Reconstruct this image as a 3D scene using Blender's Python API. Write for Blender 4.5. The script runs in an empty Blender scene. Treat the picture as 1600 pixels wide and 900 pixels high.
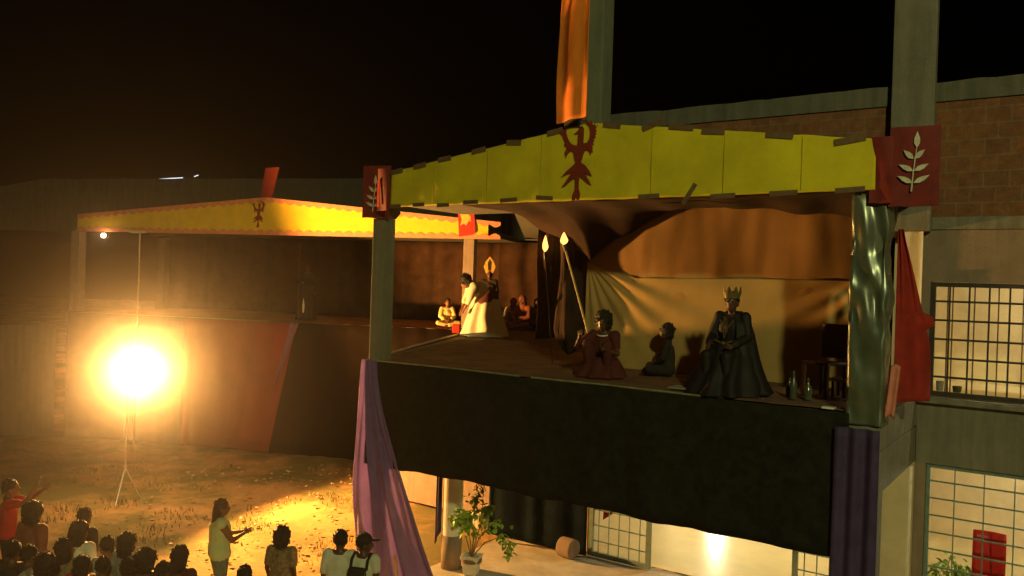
import bpy, math, random
from mathutils import Vector, Matrix, noise
random.seed(7)
sc = bpy.context.scene
COL = sc.collection
R = math.radians

# ------------------------------------------------------------------ camera
cam_d = bpy.data.cameras.new('camera')
cam = bpy.data.objects.new('camera', cam_d)
COL.objects.link(cam)
sc.camera = cam
cam_d.sensor_width = 36.0
cam_d.lens = 36.0 * 1291.6 / 1600.0
cam_d.clip_start = 0.05
cam_d.clip_end = 2000
PITCH, ROLL = 0.0046, 0.0327
_r0, _u0 = Vector((1, 0, 0)), Vector((0, math.sin(PITCH), math.cos(PITCH)))
_f0 = Vector((0, math.cos(PITCH), -math.sin(PITCH)))
_rt = _r0 * math.cos(ROLL) + _u0 * math.sin(ROLL)
_up = _u0 * math.cos(ROLL) - _r0 * math.sin(ROLL)
cam.matrix_world = Matrix((( _rt.x, _up.x, -_f0.x, 0), (_rt.y, _up.y, -_f0.y, 0), (_rt.z, _up.z, -_f0.z, 0), (0, 0, 0, 1)))

# ------------------------------------------------------------------ world, exposure
w = bpy.data.worlds.new('World')
sc.world = w
w.use_nodes = True
nt = w.node_tree
sky = nt.nodes.new('ShaderNodeTexSky')
sky.sky_type = 'NISHITA'
sky.sun_disc = False
sky.sun_elevation = R(-3)
sky.sun_rotation = R(200)
nt.links.new(sky.outputs[0], nt.nodes['Background'].inputs[0])
nt.nodes['Background'].inputs[1].default_value = 0.004
sc.view_settings.view_transform = 'Standard'
sc.view_settings.look = 'None'
sc.view_settings.exposure = 0.0
sc.view_settings.gamma = 1.0
try:
    sc.cycles.use_denoising = True
    sc.cycles.volume_bounces = 0
    sc.cycles.max_bounces = 6
    sc.cycles.sample_clamp_indirect = 4
except Exception:
    pass

def lamp(name, kind, loc, power, col, aim=None, **kw):
    d = bpy.data.lights.new(name, kind)
    d.energy = power
    d.color = col
    for k, v in kw.items():
        setattr(d, k, v)
    o = bpy.data.objects.new(name, d)
    COL.objects.link(o)
    o.location = loc
    if aim is not None:
        o.rotation_euler = Vector(aim).to_track_quat('-Z', 'Y').to_euler()
    return o

# a street light on the camera's side of the yard, high up and behind
lamp('street_light', 'SPOT', (3.0, -8.5, 7.1), 4900, (1.0, 0.98, 0.42), aim=(-0.12, 1.0, -0.40), spot_size=R(120), spot_blend=0.6, shadow_soft_size=0.35)
FLOOD = Vector((-8.25, 17.9, -2.2))
lamp('floodlight_beam', 'SPOT', FLOOD + Vector((0.30, -0.13, 0.09)), 10800, (1.0, 0.46, 0.105), aim=(0.82, -0.25, 0.45), spot_size=R(163), spot_blend=0.24, shadow_soft_size=0.12)
lamp('floodlight_spill', 'POINT', FLOOD + Vector((0.25, -0.30, 0.05)), 420, (1.0, 0.60, 0.24), shadow_soft_size=0.1)

# ------------------------------------------------------------------ frames (two facades)
class Frame:
    def __init__(s, ox, oy, th):
        s.o = Vector((ox, oy, 0)); s.th = th
        s.u = Vector((math.cos(th), -math.sin(th), 0)); s.v = Vector((math.sin(th), math.cos(th), 0))
    def w(s, u, v, z):
        return s.o + s.u * u + s.v * v + Vector((0, 0, z))
N = Frame(-2.3845, 13.8172, 0.605)      # near stage: u along its front, v into the building
F = Frame(-13.3, 25.3, 0.241)           # far stage
W = Frame(0, 0, 0)
DECK, GROUND = -1.35, -5.0

# ------------------------------------------------------------------ materials
def mat(name, base, rough=0.8, var=0.25, scale=6.0, bump=0.0, bscale=40.0, col2=None, metal=0.0, spec=0.5, emit=None, trans=0.0, sheen=0.0, detail=6):
    m = bpy.data.materials.new(name)
    m.use_nodes = True
    t = m.node_tree
    b = t.nodes['Principled BSDF']
    b.inputs['Roughness'].default_value = rough
    b.inputs['Metallic'].default_value = metal
    b.inputs['Specular IOR Level'].default_value = spec
    tc = t.nodes.new('ShaderNodeTexCoord')
    n = t.nodes.new('ShaderNodeTexNoise')
    n.inputs['Scale'].default_value = scale
    n.inputs['Detail'].default_value = detail
    n.inputs['Roughness'].default_value = 0.65
    t.links.new(tc.outputs['Object'], n.inputs['Vector'])
    r = t.nodes.new('ShaderNodeValToRGB')
    c2 = col2 or tuple(c * (1 - var) for c in base)
    c1 = base if col2 else tuple(min(1, c * (1 + var)) for c in base)
    r.color_ramp.elements[0].position = 0.33
    r.color_ramp.elements[1].position = 0.67
    r.color_ramp.elements[0].color = (*c2, 1)
    r.color_ramp.elements[1].color = (*c1, 1)
    t.links.new(n.outputs[0], r.inputs[0])
    t.links.new(r.outputs[0], b.inputs['Base Color'])
    if bump:
        n2 = t.nodes.new('ShaderNodeTexNoise')
        n2.inputs['Scale'].default_value = bscale
        n2.inputs['Detail'].default_value = 5
        t.links.new(tc.outputs['Object'], n2.inputs['Vector'])
        bp = t.nodes.new('ShaderNodeBump')
        bp.inputs['Strength'].default_value = bump
        bp.inputs['Distance'].default_value = 0.02
        t.links.new(n2.outputs[0], bp.inputs['Height'])
        t.links.new(bp.outputs[0], b.inputs['Normal'])
    if emit:
        b.inputs['Emission Color'].default_value = (*emit[:3], 1)
        b.inputs['Emission Strength'].default_value = emit[3]
    if sheen:
        b.inputs['Sheen Weight'].default_value = sheen
    return m

def brick_mat():
    m = mat('hollow_brick', (0.36, 0.13, 0.05), 0.9, 0.35, 9, 0.6, 60)
    t = m.node_tree; b = t.nodes['Principled BSDF']
    tc = t.nodes.new('ShaderNodeTexCoord')
    sp = t.nodes.new('ShaderNodeSeparateXYZ'); cb = t.nodes.new('ShaderNodeCombineXYZ')
    t.links.new(tc.outputs['Object'], sp.inputs[0])
    t.links.new(sp.outputs[0], cb.inputs[0]); t.links.new(sp.outputs[2], cb.inputs[1])
    br = t.nodes.new('ShaderNodeTexBrick')
    br.inputs['Scale'].default_value = 1.0
    br.inputs['Brick Width'].default_value = 0.30
    br.inputs['Row Height'].default_value = 0.21
    br.inputs['Mortar Size'].default_value = 0.014
    br.inputs['Mortar Smooth'].default_value = 0.4
    br.inputs['Bias'].default_value = -0.2
    br.inputs['Color1'].default_value = (0.30, 0.125, 0.05, 1)
    br.inputs['Color2'].default_value = (0.21, 0.095, 0.045, 1)
    br.inputs['Mortar'].default_value = (0.27, 0.165, 0.095, 1)
    wob = t.nodes.new('ShaderNodeTexNoise'); wob.inputs['Scale'].default_value = 2.5
    add = t.nodes.new('ShaderNodeVectorMath'); add.operation = 'ADD'
    scl = t.nodes.new('ShaderNodeVectorMath'); scl.operation = 'SCALE'; scl.inputs['Scale'].default_value = 0.035
    t.links.new(wob.outputs['Color'], scl.inputs[0]); t.links.new(cb.outputs[0], add.inputs[0]); t.links.new(scl.outputs[0], add.inputs[1])
    t.links.new(add.outputs[0], br.inputs['Vector'])
    mx = t.nodes.new('ShaderNodeMix'); mx.data_type = 'RGBA'; mx.blend_type = 'MULTIPLY'
    mx.inputs[0].default_value = 0.7
    n = [x for x in t.nodes if x.type == 'VALTORGB'][0]
    n.color_ramp.elements[0].color = (0.45, 0.42, 0.4, 1); n.color_ramp.elements[1].color = (1.0, 1.0, 1.0, 1)
    t.links.new(br.outputs['Color'], mx.inputs[6]); t.links.new(n.outputs[0], mx.inputs[7])
    t.links.new(mx.outputs[2], b.inputs['Base Color'])
    return m

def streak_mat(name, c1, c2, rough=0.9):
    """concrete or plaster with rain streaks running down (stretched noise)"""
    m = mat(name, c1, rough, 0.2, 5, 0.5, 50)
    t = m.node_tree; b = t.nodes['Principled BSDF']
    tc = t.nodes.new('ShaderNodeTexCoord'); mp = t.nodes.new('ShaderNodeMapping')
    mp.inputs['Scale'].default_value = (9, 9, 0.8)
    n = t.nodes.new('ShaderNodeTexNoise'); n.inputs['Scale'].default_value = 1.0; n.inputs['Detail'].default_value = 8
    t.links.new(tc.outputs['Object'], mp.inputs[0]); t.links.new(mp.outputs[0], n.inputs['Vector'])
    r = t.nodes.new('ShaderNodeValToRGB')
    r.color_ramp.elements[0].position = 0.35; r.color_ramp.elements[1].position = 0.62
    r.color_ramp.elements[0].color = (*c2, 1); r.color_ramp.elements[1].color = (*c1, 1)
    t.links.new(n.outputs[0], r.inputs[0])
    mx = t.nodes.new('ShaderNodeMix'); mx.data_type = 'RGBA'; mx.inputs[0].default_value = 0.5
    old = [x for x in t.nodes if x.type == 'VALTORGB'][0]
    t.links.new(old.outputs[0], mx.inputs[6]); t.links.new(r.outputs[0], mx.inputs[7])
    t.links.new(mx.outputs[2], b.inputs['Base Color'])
    return m

def ground_mat():
    m = mat('yard_soil', (0.47, 0.255, 0.09), 0.95, 0.3, 0.8, 0.9, 6, detail=10)
    t = m.node_tree; b = t.nodes['Principled BSDF']
    tc = t.nodes.new('ShaderNodeTexCoord')
    n = t.nodes.new('ShaderNodeTexNoise'); n.inputs['Scale'].default_value = 0.42; n.inputs['Detail'].default_value = 9; n.inputs['Roughness'].default_value = 0.7
    t.links.new(tc.outputs['Object'], n.inputs['Vector'])
    r = t.nodes.new('ShaderNodeValToRGB')
    r.color_ramp.elements[0].position = 0.45; r.color_ramp.elements[1].position = 0.58
    t.links.new(n.outputs[0], r.inputs[0])
    mx = t.nodes.new('ShaderNodeMix'); mx.data_type = 'RGBA'
    old = [x for x in t.nodes if x.type == 'VALTORGB' and x is not r][0]
    t.links.new(r.outputs[0], mx.inputs[0])
    mx.inputs[6].default_value = (0.17, 0.14, 0.04, 1)
    t.links.new(old.outputs[0], mx.inputs[7])
    t.links.new(mx.outputs[2], b.inputs['Base Color'])
    return m

def emis(name, col, s):
    m = bpy.data.materials.new(name); m.use_nodes = True
    t = m.node_tree; t.nodes.remove(t.nodes['Principled BSDF'])
    e = t.nodes.new('ShaderNodeEmission'); e.inputs[0].default_value = (*col, 1); e.inputs[1].default_value = s
    t.links.new(e.outputs[0], t.nodes['Material Output'].inputs[0])
    return m

M = dict(
    soil=ground_mat(),
    terrace=mat('terrace_cement', (0.46, 0.42, 0.33), 0.75, 0.2, 2.2, 0.25, 30),
    concrete=streak_mat('grey_concrete', (0.24, 0.22, 0.165), (0.12, 0.11, 0.085)),
    mossy=streak_mat('mossy_concrete', (0.16, 0.15, 0.11), (0.06, 0.07, 0.045)),
    greencol=streak_mat('green_grey_column_paint', (0.17, 0.19, 0.13), (0.12, 0.135, 0.09)),
    plaster=streak_mat('brown_plaster', (0.29, 0.215, 0.155), (0.21, 0.155, 0.11)),
    cream=mat('cream_plaster', (0.72, 0.60, 0.36), 0.7, 0.12, 1.5, 0.15, 25),
    brick=brick_mat(),
    darkwall=streak_mat('dark_streaked_wall', (0.15, 0.14, 0.11), (0.09, 0.09, 0.06)),  # dark grey-green wall tone with darker streaks
    yellow=mat('yellow_card', (0.66, 0.56, 0.012), 0.85, 0.17, 1.3, 0.25, 9),
    yellow2=mat('yellow_fabric_band', (0.70, 0.50, 0.02), 0.85, 0.10, 3, 0.1, 20),
    seam=mat('card_seam', (0.42, 0.37, 0.02), 0.9, 0.1),
    tape=mat('brown_tape', (0.16, 0.10, 0.05), 0.45, 0.2, 20),
    scallop=mat('pink_scallop_card', (0.62, 0.24, 0.12), 0.8, 0.15, 8),
    eagle=mat('dark_red_card', (0.20, 0.022, 0.008), 0.8, 0.2, 12),
    redp=mat('red_panel', (0.17, 0.012, 0.008), 0.75, 0.25, 6),
    redbright=mat('bright_red_cloth', (0.50, 0.015, 0.006), 0.7, 0.2, 6),
    leaf=mat('silver_leaf_card', (0.55, 0.55, 0.40), 0.6, 0.25, 14),
    gold=mat('gold_card', (0.75, 0.45, 0.08), 0.5, 0.3, 10),
    blackcloth=mat('black_cloth', (0.018, 0.018, 0.012), 0.95, 0.35, 8, 0.2, 120, spec=0.15),
    brownblack=mat('brown_black_cloth', (0.040, 0.022, 0.012), 0.95, 0.35, 3, 0.2, 120, spec=0.2),
    brown=mat('brown_backdrop_cloth', (0.065, 0.032, 0.016), 0.95, 0.3, 3, 0.2, 120, spec=0.15),
    darkred=mat('dark_red_cloth', (0.20, 0.016, 0.008), 0.9, 0.2, 1.2, 0.2, 100),
    backdrop=mat('tan_backdrop_cloth', (0.42, 0.25, 0.09), 0.95, 0.10, 2.0, 0.1, 150),
    backdrop2=mat('pale_backdrop_cloth', (0.44, 0.29, 0.095), 0.9, 0.10, 2.0, 0.1, 150),
    orange=mat('orange_fabric', (0.85, 0.24, 0.02), 0.85, 0.12, 3.0, 0.1, 80),
    purple=mat('purple_satin', (0.31, 0.19, 0.52), 0.6, 0.12, 4, 0.1, 60, sheen=0.4),
    indigo=mat('indigo_cloth', (0.055, 0.035, 0.11), 0.8, 0.3, 4, 0.1, 60),
    tarp=mat('blue_black_tarp', (0.010, 0.020, 0.030), 0.95, 0.3, 3, 0.3, 20, spec=0.1),
    foil=mat('glossy_plastic_wrap', (0.17, 0.20, 0.14), 0.31, 0.2, 3, 0.12, 5, spec=0.9, metal=0.5),
    carpet=mat('worn_stage_carpet', (0.15, 0.085, 0.042), 0.95, 0.45, 2.2, 0.6, 30),
    carpetfar=mat('orange_stage_carpet', (0.40, 0.15, 0.05), 0.95, 0.25, 2.0, 0.6, 30),
    edge=mat('pale_floor_edge', (0.55, 0.45, 0.32), 0.8, 0.2, 8),
    bars=mat('dark_window_bars', (0.045, 0.035, 0.025), 0.5, 0.2, 10),
    rust=mat('rusty_window_frame', (0.22, 0.11, 0.04), 0.6, 0.3, 20),
    greenmetal=mat('green_grey_grille_paint', (0.18, 0.26, 0.22), 0.45, 0.15, 10),
    steel=mat('steel_tube', (0.55, 0.55, 0.5), 0.3, 0.1, 10, metal=0.9),
    blackmetal=mat('black_metal', (0.03, 0.03, 0.03), 0.5, 0.2, 10),
    white=mat('white_round_column_paint', (0.82, 0.78, 0.62), 0.75, 0.12, 3, 0.2, 30),
    pot=mat('white_planter', (0.70, 0.66, 0.52), 0.6, 0.15, 8, 0.1, 30),
    bark=mat('thin_bark', (0.19, 0.13, 0.07), 0.9, 0.3, 20),
    leafgreen=mat('ficus_leaf', (0.26, 0.42, 0.05), 0.45, 0.35, 3),
    leafdark=mat('dark_plant_leaf', (0.07, 0.06, 0.03), 0.6, 0.3, 3),
    wood=mat('yellow_wood_pole', (0.55, 0.38, 0.12), 0.6, 0.2, 20),
    darkwood=mat('dark_wood', (0.07, 0.02, 0.012), 0.5, 0.3, 10),
    tile=mat('glossy_cream_tile', (0.70, 0.56, 0.30), 0.19, 0.06, 2, 0.04, 8),
    whiteplastic=mat('white_plastic', (0.8, 0.78, 0.68), 0.4, 0.05, 5),
    redplastic=mat('red_plastic', (0.62, 0.02, 0.015), 0.4, 0.1, 5),
    skin1=mat('brown_skin', (0.20, 0.085, 0.04), 0.55, 0.12, 12),
    skin2=mat('dark_brown_skin', (0.095, 0.04, 0.02), 0.5, 0.12, 12),
    skin3=mat('light_brown_skin', (0.36, 0.17, 0.08), 0.55, 0.12, 12),
    hair=mat('black_hair', (0.012, 0.008, 0.006), 0.65, 0.4, 60, 0.8, 90),
    hairb=mat('brown_hair', (0.07, 0.028, 0.012), 0.6, 0.4, 60, 0.8, 90),
    c_white=mat('white_cotton', (0.68, 0.66, 0.50), 0.85, 0.08, 6, 0.2, 60),
    c_cream=mat('cream_cotton', (0.78, 0.62, 0.26), 0.85, 0.08, 6, 0.2, 60),
    c_green=mat('pale_green_cotton', (0.52, 0.62, 0.30), 0.85, 0.08, 6, 0.2, 60),
    c_tan=mat('patterned_tan_cotton', (0.30, 0.22, 0.10), 0.85, 0.4, 22, 0.2, 60, col2=(0.10, 0.07, 0.04)),
    c_dark=mat('dark_cotton', (0.022, 0.017, 0.013), 0.9, 0.3, 6, 0.2, 60),
    c_black=mat('black_satin', (0.005, 0.0035, 0.003), 0.7, 0.3, 6, 0.1, 60),
    c_red=mat('red_cotton', (0.42, 0.02, 0.012), 0.85, 0.15, 6, 0.2, 60),
    c_maroon=mat('maroon_cotton', (0.085, 0.014, 0.010), 0.85, 0.2, 6, 0.2, 60),
    c_rust=mat('rust_brown_cotton', (0.20, 0.06, 0.03), 0.85, 0.2, 6, 0.2, 60),
    c_jean=mat('faded_denim', (0.14, 0.18, 0.16), 0.9, 0.25, 10, 0.2, 60),
    c_grey=mat('grey_cotton', (0.30, 0.28, 0.22), 0.85, 0.2, 10, 0.2, 60),
    trim=mat('gold_trim', (0.17, 0.13, 0.05), 0.4, 0.3, 20, metal=0.3),
    eye=mat('dark_eye', (0.01, 0.01, 0.01), 0.2, 0.1),
    lip=mat('lip', (0.16, 0.04, 0.03), 0.5, 0.1),
    flame=emis('flame', (1.0, 0.34, 0.06), 5.0),
    floodlens=emis('floodlight_lens', (1.0, 0.80, 0.45), 180.0),
    tube=emis('fluorescent_tube', (1.0, 0.93, 0.62), 14.0),
    coldtube=emis('cold_fluorescent_tube', (0.75, 0.85, 0.9), 1.6),
    bulb=emis('bulb_glow', (1.0, 0.62, 0.28), 60.0),
)

def sheer(m, a, tr):
    t = m.node_tree; b = t.nodes['Principled BSDF']; out = t.nodes['Material Output']
    tl = t.nodes.new('ShaderNodeBsdfTranslucent'); tp = t.nodes.new('ShaderNodeBsdfTransparent')
    t.links.new(b.inputs['Base Color'].links[0].from_socket, tl.inputs[0])
    m1 = t.nodes.new('ShaderNodeMixShader'); m1.inputs[0].default_value = tr
    m2 = t.nodes.new('ShaderNodeMixShader'); m2.inputs[0].default_value = a
    t.links.new(b.outputs[0], m1.inputs[1]); t.links.new(tl.outputs[0], m1.inputs[2])
    t.links.new(m1.outputs[0], m2.inputs[1]); t.links.new(tp.outputs[0], m2.inputs[2]); t.links.new(m2.outputs[0], out.inputs[0])
sheer(M['purple'], .18, .45)
# ------------------------------------------------------------------ mesh helpers
class G:
    def __init__(s):
        s.v = []; s.f = []; s.m = []; s.k = 0
    def add(s, vs, fs, T=None):
        b = len(s.v)
        for p in vs:
            p = Vector(p)
            s.v.append(T @ p if T else p)
        for f in fs:
            s.f.append([b + i for i in f]); s.m.append(s.k)
        return s
    def box(s, x0, x1, y0, y1, z0, z1, T=None):
        vs = [(x, y, z) for z in (z0, z1) for y in (y0, y1) for x in (x0, x1)]
        return s.add(vs, [(0, 2, 3, 1), (4, 5, 7, 6), (0, 1, 5, 4), (2, 6, 7, 3), (0, 4, 6, 2), (1, 3, 7, 5)], T)
    def prism(s, poly, y0, y1, T=None):
        """polygon in x,z (counter clockwise seen from -y) extruded in y"""
        n = len(poly)
        vs = [(x, y0, z) for x, z in poly] + [(x, y1, z) for x, z in poly]
        fs = [tuple(range(n)), tuple(reversed(range(n, 2 * n)))]
        fs += [(i, i + n, (i + 1) % n + n, (i + 1) % n) for i in range(n)]
        return s.add(vs, fs, T)
    def slab(s, poly, z0, z1, T=None):
        n = len(poly)
        vs = [(x, y, z1) for x, y in poly] + [(x, y, z0) for x, y in poly]
        fs = [tuple(range(n)), tuple(reversed(range(n, 2 * n)))]
        fs += [(i, i + n, (i + 1) % n + n, (i + 1) % n) for i in range(n)]
        return s.add(vs, fs, T)
    def tube(s, pts, r, n=8, cap=True, T=None):
        pts = [Vector(p) for p in pts]
        rs = r if isinstance(r, (list, tuple)) else [r] * len(pts)
        vs = []; fs = []
        ref = None
        for i, p in enumerate(pts):
            d = (pts[min(i + 1, len(pts) - 1)] - pts[max(i - 1, 0)]).normalized()
            if ref is None:
                ref = Vector((0, 0, 1)) if abs(d.z) < 0.9 else Vector((1, 0, 0))
            a = d.cross(ref).normalized(); b = a.cross(d).normalized(); ref = b
            for k in range(n):
                t = 2 * math.pi * k / n
                vs.append(p + (a * math.cos(t) + b * math.sin(t)) * rs[i])
        for i in range(len(pts) - 1):
            for k in range(n):
                fs.append((i * n + k, i * n + (k + 1) % n, (i + 1) * n + (k + 1) % n, (i + 1) * n + k))
        if cap:
            fs.append(tuple(reversed(range(n)))); fs.append(tuple(range((len(pts) - 1) * n, len(pts) * n)))
        return s.add(vs, fs, T)
    def ell(s, c, r, n=12, jit=0.0, T=None):
        if not isinstance(r, (tuple, list)): r = (r, r, r)
        c = Vector(c); vs = []; fs = []
        h = n // 2
        vs.append(c + Vector((0, 0, r[2])))
        for i in range(1, h):
            a = math.pi * i / h
            for k in range(n):
                t = 2 * math.pi * k / n
                q = 1 + random.uniform(-jit, jit)
                vs.append(c + Vector((r[0] * math.sin(a) * math.cos(t) * q, r[1] * math.sin(a) * math.sin(t) * q, r[2] * math.cos(a) * q)))
        vs.append(c - Vector((0, 0, r[2])))
        for k in range(n):
            fs.append((0, 1 + k, 1 + (k + 1) % n))
            for i in range(h - 2):
                a0 = 1 + i * n; a1 = 1 + (i + 1) * n
                fs.append((a0 + k, a1 + k, a1 + (k + 1) % n, a0 + (k + 1) % n))
            a0 = 1 + (h - 2) * n
            fs.append((a0 + k, len(vs) - 1, a0 + (k + 1) % n))
        return s.add(vs, fs, T)
    def caps(s, p0, r0, p1, r1, n=12):
        """tapered capsule"""
        p0 = Vector(p0); p1 = Vector(p1)
        d = p1 - p0; L = d.length
        if L < 1e-5: return s.ell(p0, r0, n)
        q = d.to_track_quat('Z', 'Y').to_matrix().to_4x4(); q.translation = p0
        vs = []; rows = []
        for i in range(0, 5):
            a = -math.pi / 2 + i * math.pi / 8
            rows.append((r0 * math.sin(a), r0 * math.cos(a)))
        for i in range(0, 5):
            a = i * math.pi / 8
            rows.append((L + r1 * math.sin(a), r1 * math.cos(a)))
        for z, rr in rows:
            for k in range(n):
                t = 2 * math.pi * k / n
                vs.append(q @ Vector((max(rr, 1e-4) * math.cos(t), max(rr, 1e-4) * math.sin(t), z)))
        fs = [(i * n + k, i * n + (k + 1) % n, (i + 1) * n + (k + 1) % n, (i + 1) * n + k) for i in range(len(rows) - 1) for k in range(n)]
        fs.append(tuple(reversed(range(n)))); fs.append(tuple(range((len(rows) - 1) * n, len(rows) * n)))
        return s.add(vs, fs)
    def lathe(s, prof, n=20, c=(0, 0, 0), wob=None):
        vs = []; fs = []
        for i, (r, z) in enumerate(prof):
            for k in range(n):
                t = 2 * math.pi * k / n
                q = wob(t, z) if wob else 1
                vs.append((c[0] + r * q * math.cos(t), c[1] + r * q * math.sin(t), c[2] + z))
        for i in range(len(prof) - 1):
            for k in range(n):
                fs.append((i * n + k, i * n + (k + 1) % n, (i + 1) * n + (k + 1) % n, (i + 1) * n + k))
        fs.append(tuple(reversed(range(n)))); fs.append(tuple(range((len(prof) - 1) * n, len(prof) * n)))
        return s.add(vs, fs)
    def grid(s, fn, nu, nv, T=None):
        vs = [fn(i / nu, j / nv) for j in range(nv + 1) for i in range(nu + 1)]
        fs = [(j * (nu + 1) + i, j * (nu + 1) + i + 1, (j + 1) * (nu + 1) + i + 1, (j + 1) * (nu + 1) + i) for j in range(nv) for i in range(nu)]
        return s.add(vs, fs, T)
    def build(s, name, mats, parent=None, loc=None, th=None, smooth=False, solid=0, bevel=0, kind=None):
        me = bpy.data.meshes.new(name)
        me.from_pydata([tuple(p) for p in s.v], [], s.f)
        if not isinstance(mats, (list, tuple)): mats = [mats]
        for m in mats: me.materials.append(M[m] if isinstance(m, str) else m)
        for p, k in zip(me.polygons, s.m):
            p.material_index = k; p.use_smooth = smooth
        me.update()
        o = bpy.data.objects.new(name, me); COL.objects.link(o)
        if parent: o.parent = parent
        if loc is not None: o.location = loc
        if th is not None: o.rotation_euler = (0, 0, -th)
        if solid:
            md = o.modifiers.new('s', 'SOLIDIFY'); md.thickness = solid; md.offset = 0
        if bevel:
            md = o.modifiers.new('b', 'BEVEL'); md.width = bevel; md.segments = 2; md.limit_method = 'ANGLE'
        if kind: o['kind'] = kind
        return o

def tag(o, label, cat, group=None, kind=None):
    if label: o['label'] = label
    if cat: o['category'] = cat
    if group: o['group'] = group
    if kind: o['kind'] = kind
    return o

def thing(name, label, cat, loc, th=0.0, group=None, rz=None):
    o = bpy.data.objects.new(name, None); COL.objects.link(o)
    o.empty_display_size = 0.2
    o.location = loc
    o.rotation_euler = (0, 0, -th if rz is None else rz)
    return tag(o, label, cat, group)

def fold(x, seed=0.0, amp=1.0):
    return amp * (0.6 * math.sin(x * 1.0 + seed) + 0.3 * math.sin(x * 2.3 + 1.7 * seed + 1) + 0.2 * math.sin(x * 4.1 + seed * 3))
def nz(x, y=0.0, z=0.0):
    return noise.noise(Vector((x, y, z)))

# ------------------------------------------------------------------ ground
def ground():
    g = G()
    def fn(s, t):
        x = -150 + 300 * s; y = -60 + 210 * t
        # finer near the yard through a warp
        x = -6 + math.copysign(abs((s - 0.5) * 2) ** 2.2, s - 0.5) * 144
        y = 17 + math.copysign(abs((t - 0.4) / 0.6) ** 2.2, t - 0.4) * (130 if t > 0.4 else 140)
        return (x, y, GROUND + 0.10 * nz(x * 0.5, y * 0.5) + 0.03 * nz(x * 2.1, y * 2.1, 4) - 0.06)
    g.grid(fn, 220, 200)
    return g.build('ground', 'soil', smooth=True, kind='structure')
ground()
# cement terrace under and before the near stage
g = G()
g.slab([(0.55, -1.2), (14, -1.2), (14, 9.0), (-0.4, 9.0), (0.55, 3.0)], -0.3, 0.015)
g.build('terrace', 'terrace', loc=N.w(0, 0, GROUND), th=N.th, kind='structure', bevel=0.02)
# litter and stones on the soil
g = G()
for i in range(420):
    x = random.uniform(-8, -2.2); y = random.uniform(12.5, 22)
    r = random.uniform(0.012, 0.05)
    g.ell((x, y, GROUND + 0.02), (r, r * random.uniform(.6, 1.4), r * .5), 6, 0.3)
g.build('gravel', mat('pale_gravel', (0.42, 0.30, 0.16), 0.9, 0.4, 9), kind='stuff')
# weeds: low tufts of grass
g = G()
for c in range(150):
    cx = random.uniform(-11, -2.6); cy = random.uniform(14.5, 22.2)
    if nz(cx * .42, cy * .42, 9) < 0.0: continue
    for i in range(26):
        x = cx + random.gauss(0, .22); y = cy + random.gauss(0, .18); a = random.uniform(0, 6.28); h = random.uniform(.03, .10)
        dx, dy = math.cos(a) * .012, math.sin(a) * .012
        lx, ly = random.uniform(-.04, .04), random.uniform(-.04, .04)
        g.add([(x - dx, y - dy, GROUND - .03), (x + dx, y + dy, GROUND - .03), (x + lx, y + ly, GROUND + h)], [(0, 1, 2)])
tag(g.build('weeds', mat('dry_grass', (0.15, 0.13, 0.03), 0.9, 0.4, 4)), None, None, kind='stuff')

# ------------------------------------------------------------------ near building shell
B = thing('unfinished_building', 'two storey unfinished brick and concrete building holding the near stage, barred windows at right', 'building', N.w(0, 0, GROUND), N.th)
O = -GROUND   # local z offset: local z = world z + O
def bz(z): return z + O
# stage floor slab
g = G()
g.slab([(0.0, 0.02), (7.98, 0.02), (7.98, 2.46), (9.6, 9.8), (-2.5, 11.9), (-4.35, 9.0)], bz(-1.75), bz(-1.36))
g.build('floor_slab', 'concrete', B)
g = G()
g.box(7.62, 7.99, 0.03, 2.44, bz(-2.24), bz(-1.765))
g.build('side_beam', 'concrete', B, bevel=0.01)
# roof slab over the stage (behind the fascia)
g = G(); g.box(0.02, 7.95, 0.05, 2.42, bz(1.30), bz(1.62)); g.slab([(1.2, 2.44), (7.9, 2.44), (9, 10), (-3.6, 10)], bz(1.32), bz(1.60)); g.build('roof_slab', 'mossy', B)
# upper brick wall with concrete cap and beam
g = G(); g.box(2.25, 13.5, 2.5, 2.68, bz(1.10), bz(2.66)); g.build('brick_wall', 'brick', B)
g = G(); 
def capf():
    n = 60; top = []
    for i in range(n + 1):
        u = 2.2 + (13.5 - 2.2) * i / n
        top.append((u, bz(2.93 + 0.03 * nz(u * 1.3, 3) + 0.02 * nz(u * 6, 1))))
    poly = [(2.2, bz(2.663)), (13.5, bz(2.663))] + list(reversed(top))
    g.prism(poly, 2.46, 2.72)
capf()
g.build('roof_cap', 'mossy', B)
g = G(); g.box(7.98, 13.5, 2.47, 2.72, bz(0.93), bz(1.097)); g.build('concrete_beam', 'concrete', B)
# plaster wall with the two window openings (u 8.05..10.6, z -1.33..0.22 and z -5..-2.25)
U0, U1 = 8.10, 10.9
g = G()
g.box(7.99, U0, 2.5, 2.70, bz(-1.36), bz(0.927)); g.box(U0, U1, 2.5, 2.70, bz(0.22), bz(0.927)); g.box(U1, 13.5, 2.5, 2.70, bz(-1.36), bz(0.927))
g.build('upper_wall', 'plaster', B)
g = G(); g.box(7.99, 13.5, 2.49, 2.72, bz(-2.25), bz(-1.363)); g.build('storey_beam', 'concrete', B)
g = G(); g.box(7.99, 8.12, 2.5, 2.70, bz(-5.0), bz(-2.253)); g.box(U1, 13.5, 2.5, 2.70, bz(-5), bz(-2.253)); g.box(8.12, U1, 2.5, 2.7, bz(-5.0), bz(-4.12)); g.build('lower_wall', 'plaster', B)
g = G(); g.box(7.64, 7.985, 2.12, 2.62, bz(-5.0), bz(-2.243)); g.build('pilaster', 'cream', B, bevel=0.02)
# ledge of the upper window
g = G(); g.box(8.0, 11.1, 2.38, 2.498, bz(-1.42), bz(-1.365)); g.build('window_ledge', 'concrete', B, bevel=0.008)
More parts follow.
